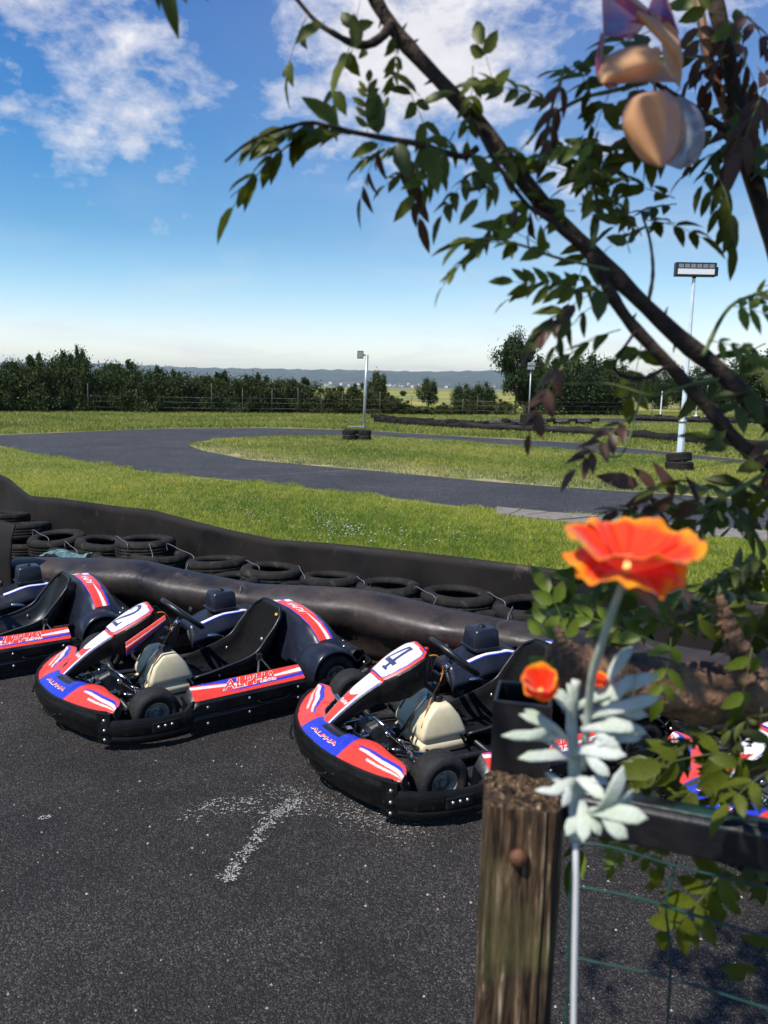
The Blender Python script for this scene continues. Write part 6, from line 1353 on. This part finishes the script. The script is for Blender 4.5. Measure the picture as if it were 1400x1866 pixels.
# ------------------------------------------------------------------ pinwheel with pearly vanes
def pearl_mat(name, stops, alpha, edge):
    m = bpy.data.materials.new(name); m.use_nodes = True; t, n, b = nodes_of(m); L = t.links.new; co = n.new('ShaderNodeTexCoord'); wv = n.new('ShaderNodeTexNoise'); wv.inputs['Scale'].default_value = 7; wv.inputs['Detail'].default_value = 2; wv.inputs['Distortion'].default_value = 1.2; L(co.outputs['Object'], wv.inputs['Vector'])
    lw = n.new('ShaderNodeLayerWeight'); lw.inputs['Blend'].default_value = .4; ad = n.new('ShaderNodeMath'); ad.operation = 'MULTIPLY_ADD'; L(lw.outputs['Facing'], ad.inputs[0]); ad.inputs[1].default_value = .55; L(wv.outputs['Fac'], ad.inputs[2]); r = n.new('ShaderNodeValToRGB'); e = r.color_ramp.elements; e[0].position = .3; e[0].color = (*stops[0], 1); e[1].position = 1; e[1].color = (*stops[-1], 1)
    for i, c in enumerate(stops[1:-1]): q = e.new(.3 + .7 * (i + 1) / (len(stops) - 1)); q.color = (*c, 1)
    L(ad.outputs[0], r.inputs[0]); L(r.outputs[0], b.inputs['Base Color']); b.inputs['Roughness'].default_value = .5; b.inputs['Coat Weight'].default_value = .12
    tr = n.new('ShaderNodeBsdfTranslucent'); L(r.outputs[0], tr.inputs[0]); ms = n.new('ShaderNodeMixShader'); ms.inputs[0].default_value = .62; L(b.outputs[0], ms.inputs[1]); L(tr.outputs[0], ms.inputs[2])
    tp_ = n.new('ShaderNodeBsdfTransparent'); m2 = n.new('ShaderNodeMixShader'); m2.inputs[0].default_value = alpha; L(ms.outputs[0], m2.inputs[1]); L(tp_.outputs[0], m2.inputs[2]); L(m2.outputs[0], n['Material Output'].inputs[0]); return m
MT['pearl'] = pearl_mat('pearly_peach', [(.82, .36, .28), (.90, .52, .26), (.92, .62, .32), (.80, .56, .54)], .16, 0)
MT['pearlg'] = pearl_mat('pearly_grey', [(.36, .46, .50), (.48, .50, .54), (.60, .50, .56)], .28, 0)
MT['irid'] = pearl_mat('iridescent_film', [(.06, .36, .40), (.12, .16, .55), (.62, .08, .30), (.80, .30, .20), (.15, .55, .35)], .30, 0)
MT['stake'] = mat('bamboo_stake', (.20, .085, .03), .6, col2=(.12, .05, .02), nscale=30)
hubp = P(1192, 100, .90); pin = thing('pinwheel', 'garden pinwheel with pearly peach and iridescent vanes among the branches', 'pinwheel', tuple(hubp))
def vane(outline, bulge, m, dep, tilt=0.0, name='vane'):
    """curled plastic vane: an outline filled with a bulging grid"""
    n = len(outline) // 2; A = outline[:n]; B = outline[n:][::-1]; A = cr([(x, y) for x, y in A], 22); B = cr([(x, y) for x, y in B], 22); rs = []
    for i in range(22):
        row = []
        for j in range(11):
            v = j / 10; x = lerp(A[i][0], B[i][0], v); y = lerp(A[i][1], B[i][1], v); d_ = dep + tilt * (i / 21 - .5) - bulge * math.sin(PI * v) + .02 * (v - .5); row.append(P(x, y, d_) - hubp)
        rs.append(row)
    mb = MB(); mb.rings(rs, False, False); obj(name, mb, MT[m], pin, solid=.0012)
vane([(1200, 165), (1150, 180), (1135, 230), (1165, 285), (1200, 303), (1200, 165), (1240, 200), (1246, 240), (1225, 285), (1210, 303)][:5] + [(1206, 304), (1232, 280), (1247, 235), (1238, 190), (1212, 165)], .035, 'pearl', .90)
vane([(1225, 175), (1235, 210), (1238, 250), (1225, 285), (1212, 300), (1240, 308), (1272, 290), (1284, 245), (1275, 205), (1245, 178)], .02, 'pearlg', .935)
vane([(1092, 150), (1085, 125), (1110, 100), (1145, 85), (1180, 80), (1235, 150), (1210, 150), (1185, 150), (1150, 152), (1105, 155)], .03, 'pearl', .90)
vane([(1098, -40), (1098, 10), (1099, 40), (1100, 60), (1102, 64), (1150, 72), (1170, 50), (1185, 25), (1160, 0), (1110, -40)], .015, 'irid', .90, .03)
vane([(1110, -10), (1140, 15), (1170, 40), (1200, 70), (1235, 110), (1240, 75), (1222, 60), (1200, 38), (1170, 18), (1130, -12)], .012, 'pearl', .905)
vane([(1180, 25), (1185, 5), (1195, -12), (1205, -15), (1210, -12), (1238, 62), (1230, 60), (1218, 52), (1200, 38), (1182, 28)], .01, 'irid', .915)
vane([(1210, -20), (1222, 10), (1232, 45), (1240, 80), (1246, 110), (1238, 160), (1222, 140), (1210, 110), (1205, 70), (1205, 20)], .015, 'pearl', .93)
vane([(1096, 60), (1090, 90), (1086, 115), (1092, 140), (1108, 162), (1125, 160), (1112, 140), (1100, 118), (1098, 90), (1104, 64)], .01, 'irid', .895)
mb = MB(); mb.lathe([(0, -.008), (.006, -.007), (.008, 0), (.006, .012), (0, .014)], 16, axis='y'); obj('hub', mb, MT['pearl'], pin, fix=True)
mb = MB(); mb.tube([(0, .01, 0), P(1196, 180, 1.00) - hubp], .002, 6); mb.tube([P(1196, 96, .96) - hubp, P(1290, 105, 1.06) - hubp], .0022, 6); obj('axle', mb, MT['dull'], pin)
mb = MB(); mb.tube([P(1262, -60, 1.06), P(1290, 105, 1.06), P(1345, 270, 1.06), P(1400, 440, 1.06), P(1470, 700, 1.06), P(1560, 1100, 1.07)], .0062, 10); tag(obj('garden_stake', mb, MT['stake']), 'brown bamboo stake beside the right hand branch of the tree', 'stake')

# unseen leaf clumps of the tree's crown, added sunward to shade the near leaves
def shade_canopy():
    r = np.random.default_rng(5); n = 0; mb = MB(); rd2 = random.Random(15)
    base = []
    for (px, py) in ((1000, 120), (1120, 200), (1250, 120), (1330, 260), (1180, 330), (1080, 330), (1260, 440), (1150, 470), (1330, 560), (1230, 590), (1340, 720), (900, 60), (820, 200)):
        base.append(P(px, py, .97) + SUN_DIR * rd2.uniform(1.0, 1.7))
    for c in base:
        for k in range(9):
            p = Vector(c) + Vector((rd2.gauss(0, .22), rd2.gauss(0, .22), rd2.gauss(0, .13)))
            # never inside the picture
            d_ = p - CO; zf = d_.dot(FW)
            if zf > 0 and abs(d_.dot(RT) / zf) < .56 and d_.dot(UP) / zf < .80: continue
            if ((p - pc) - SUN_DIR * (p - pc).dot(SUN_DIR)).length < .16: continue
            for q in range(9): leaflet(mb, p + Vector((rd2.uniform(-.07, .07), rd2.uniform(-.07, .07), rd2.uniform(-.03, .03))), Vector((rd2.uniform(-1, 1), rd2.uniform(-1, 1), rd2.uniform(-.5, .1))), Vector((rd2.uniform(-.4, .4), rd2.uniform(-.4, .4), 1)), rd2.uniform(.05, .075), rd2.uniform(.020, .030), .3, .2)
    mb.v = [(x - TB.x, y - TB.y, z - TB.z) for x, y, z in mb.v]
    o = obj('shade_foliage', mb, MT['leafd'], tree_); o['kind'] = 'stuff'
shade_canopy()
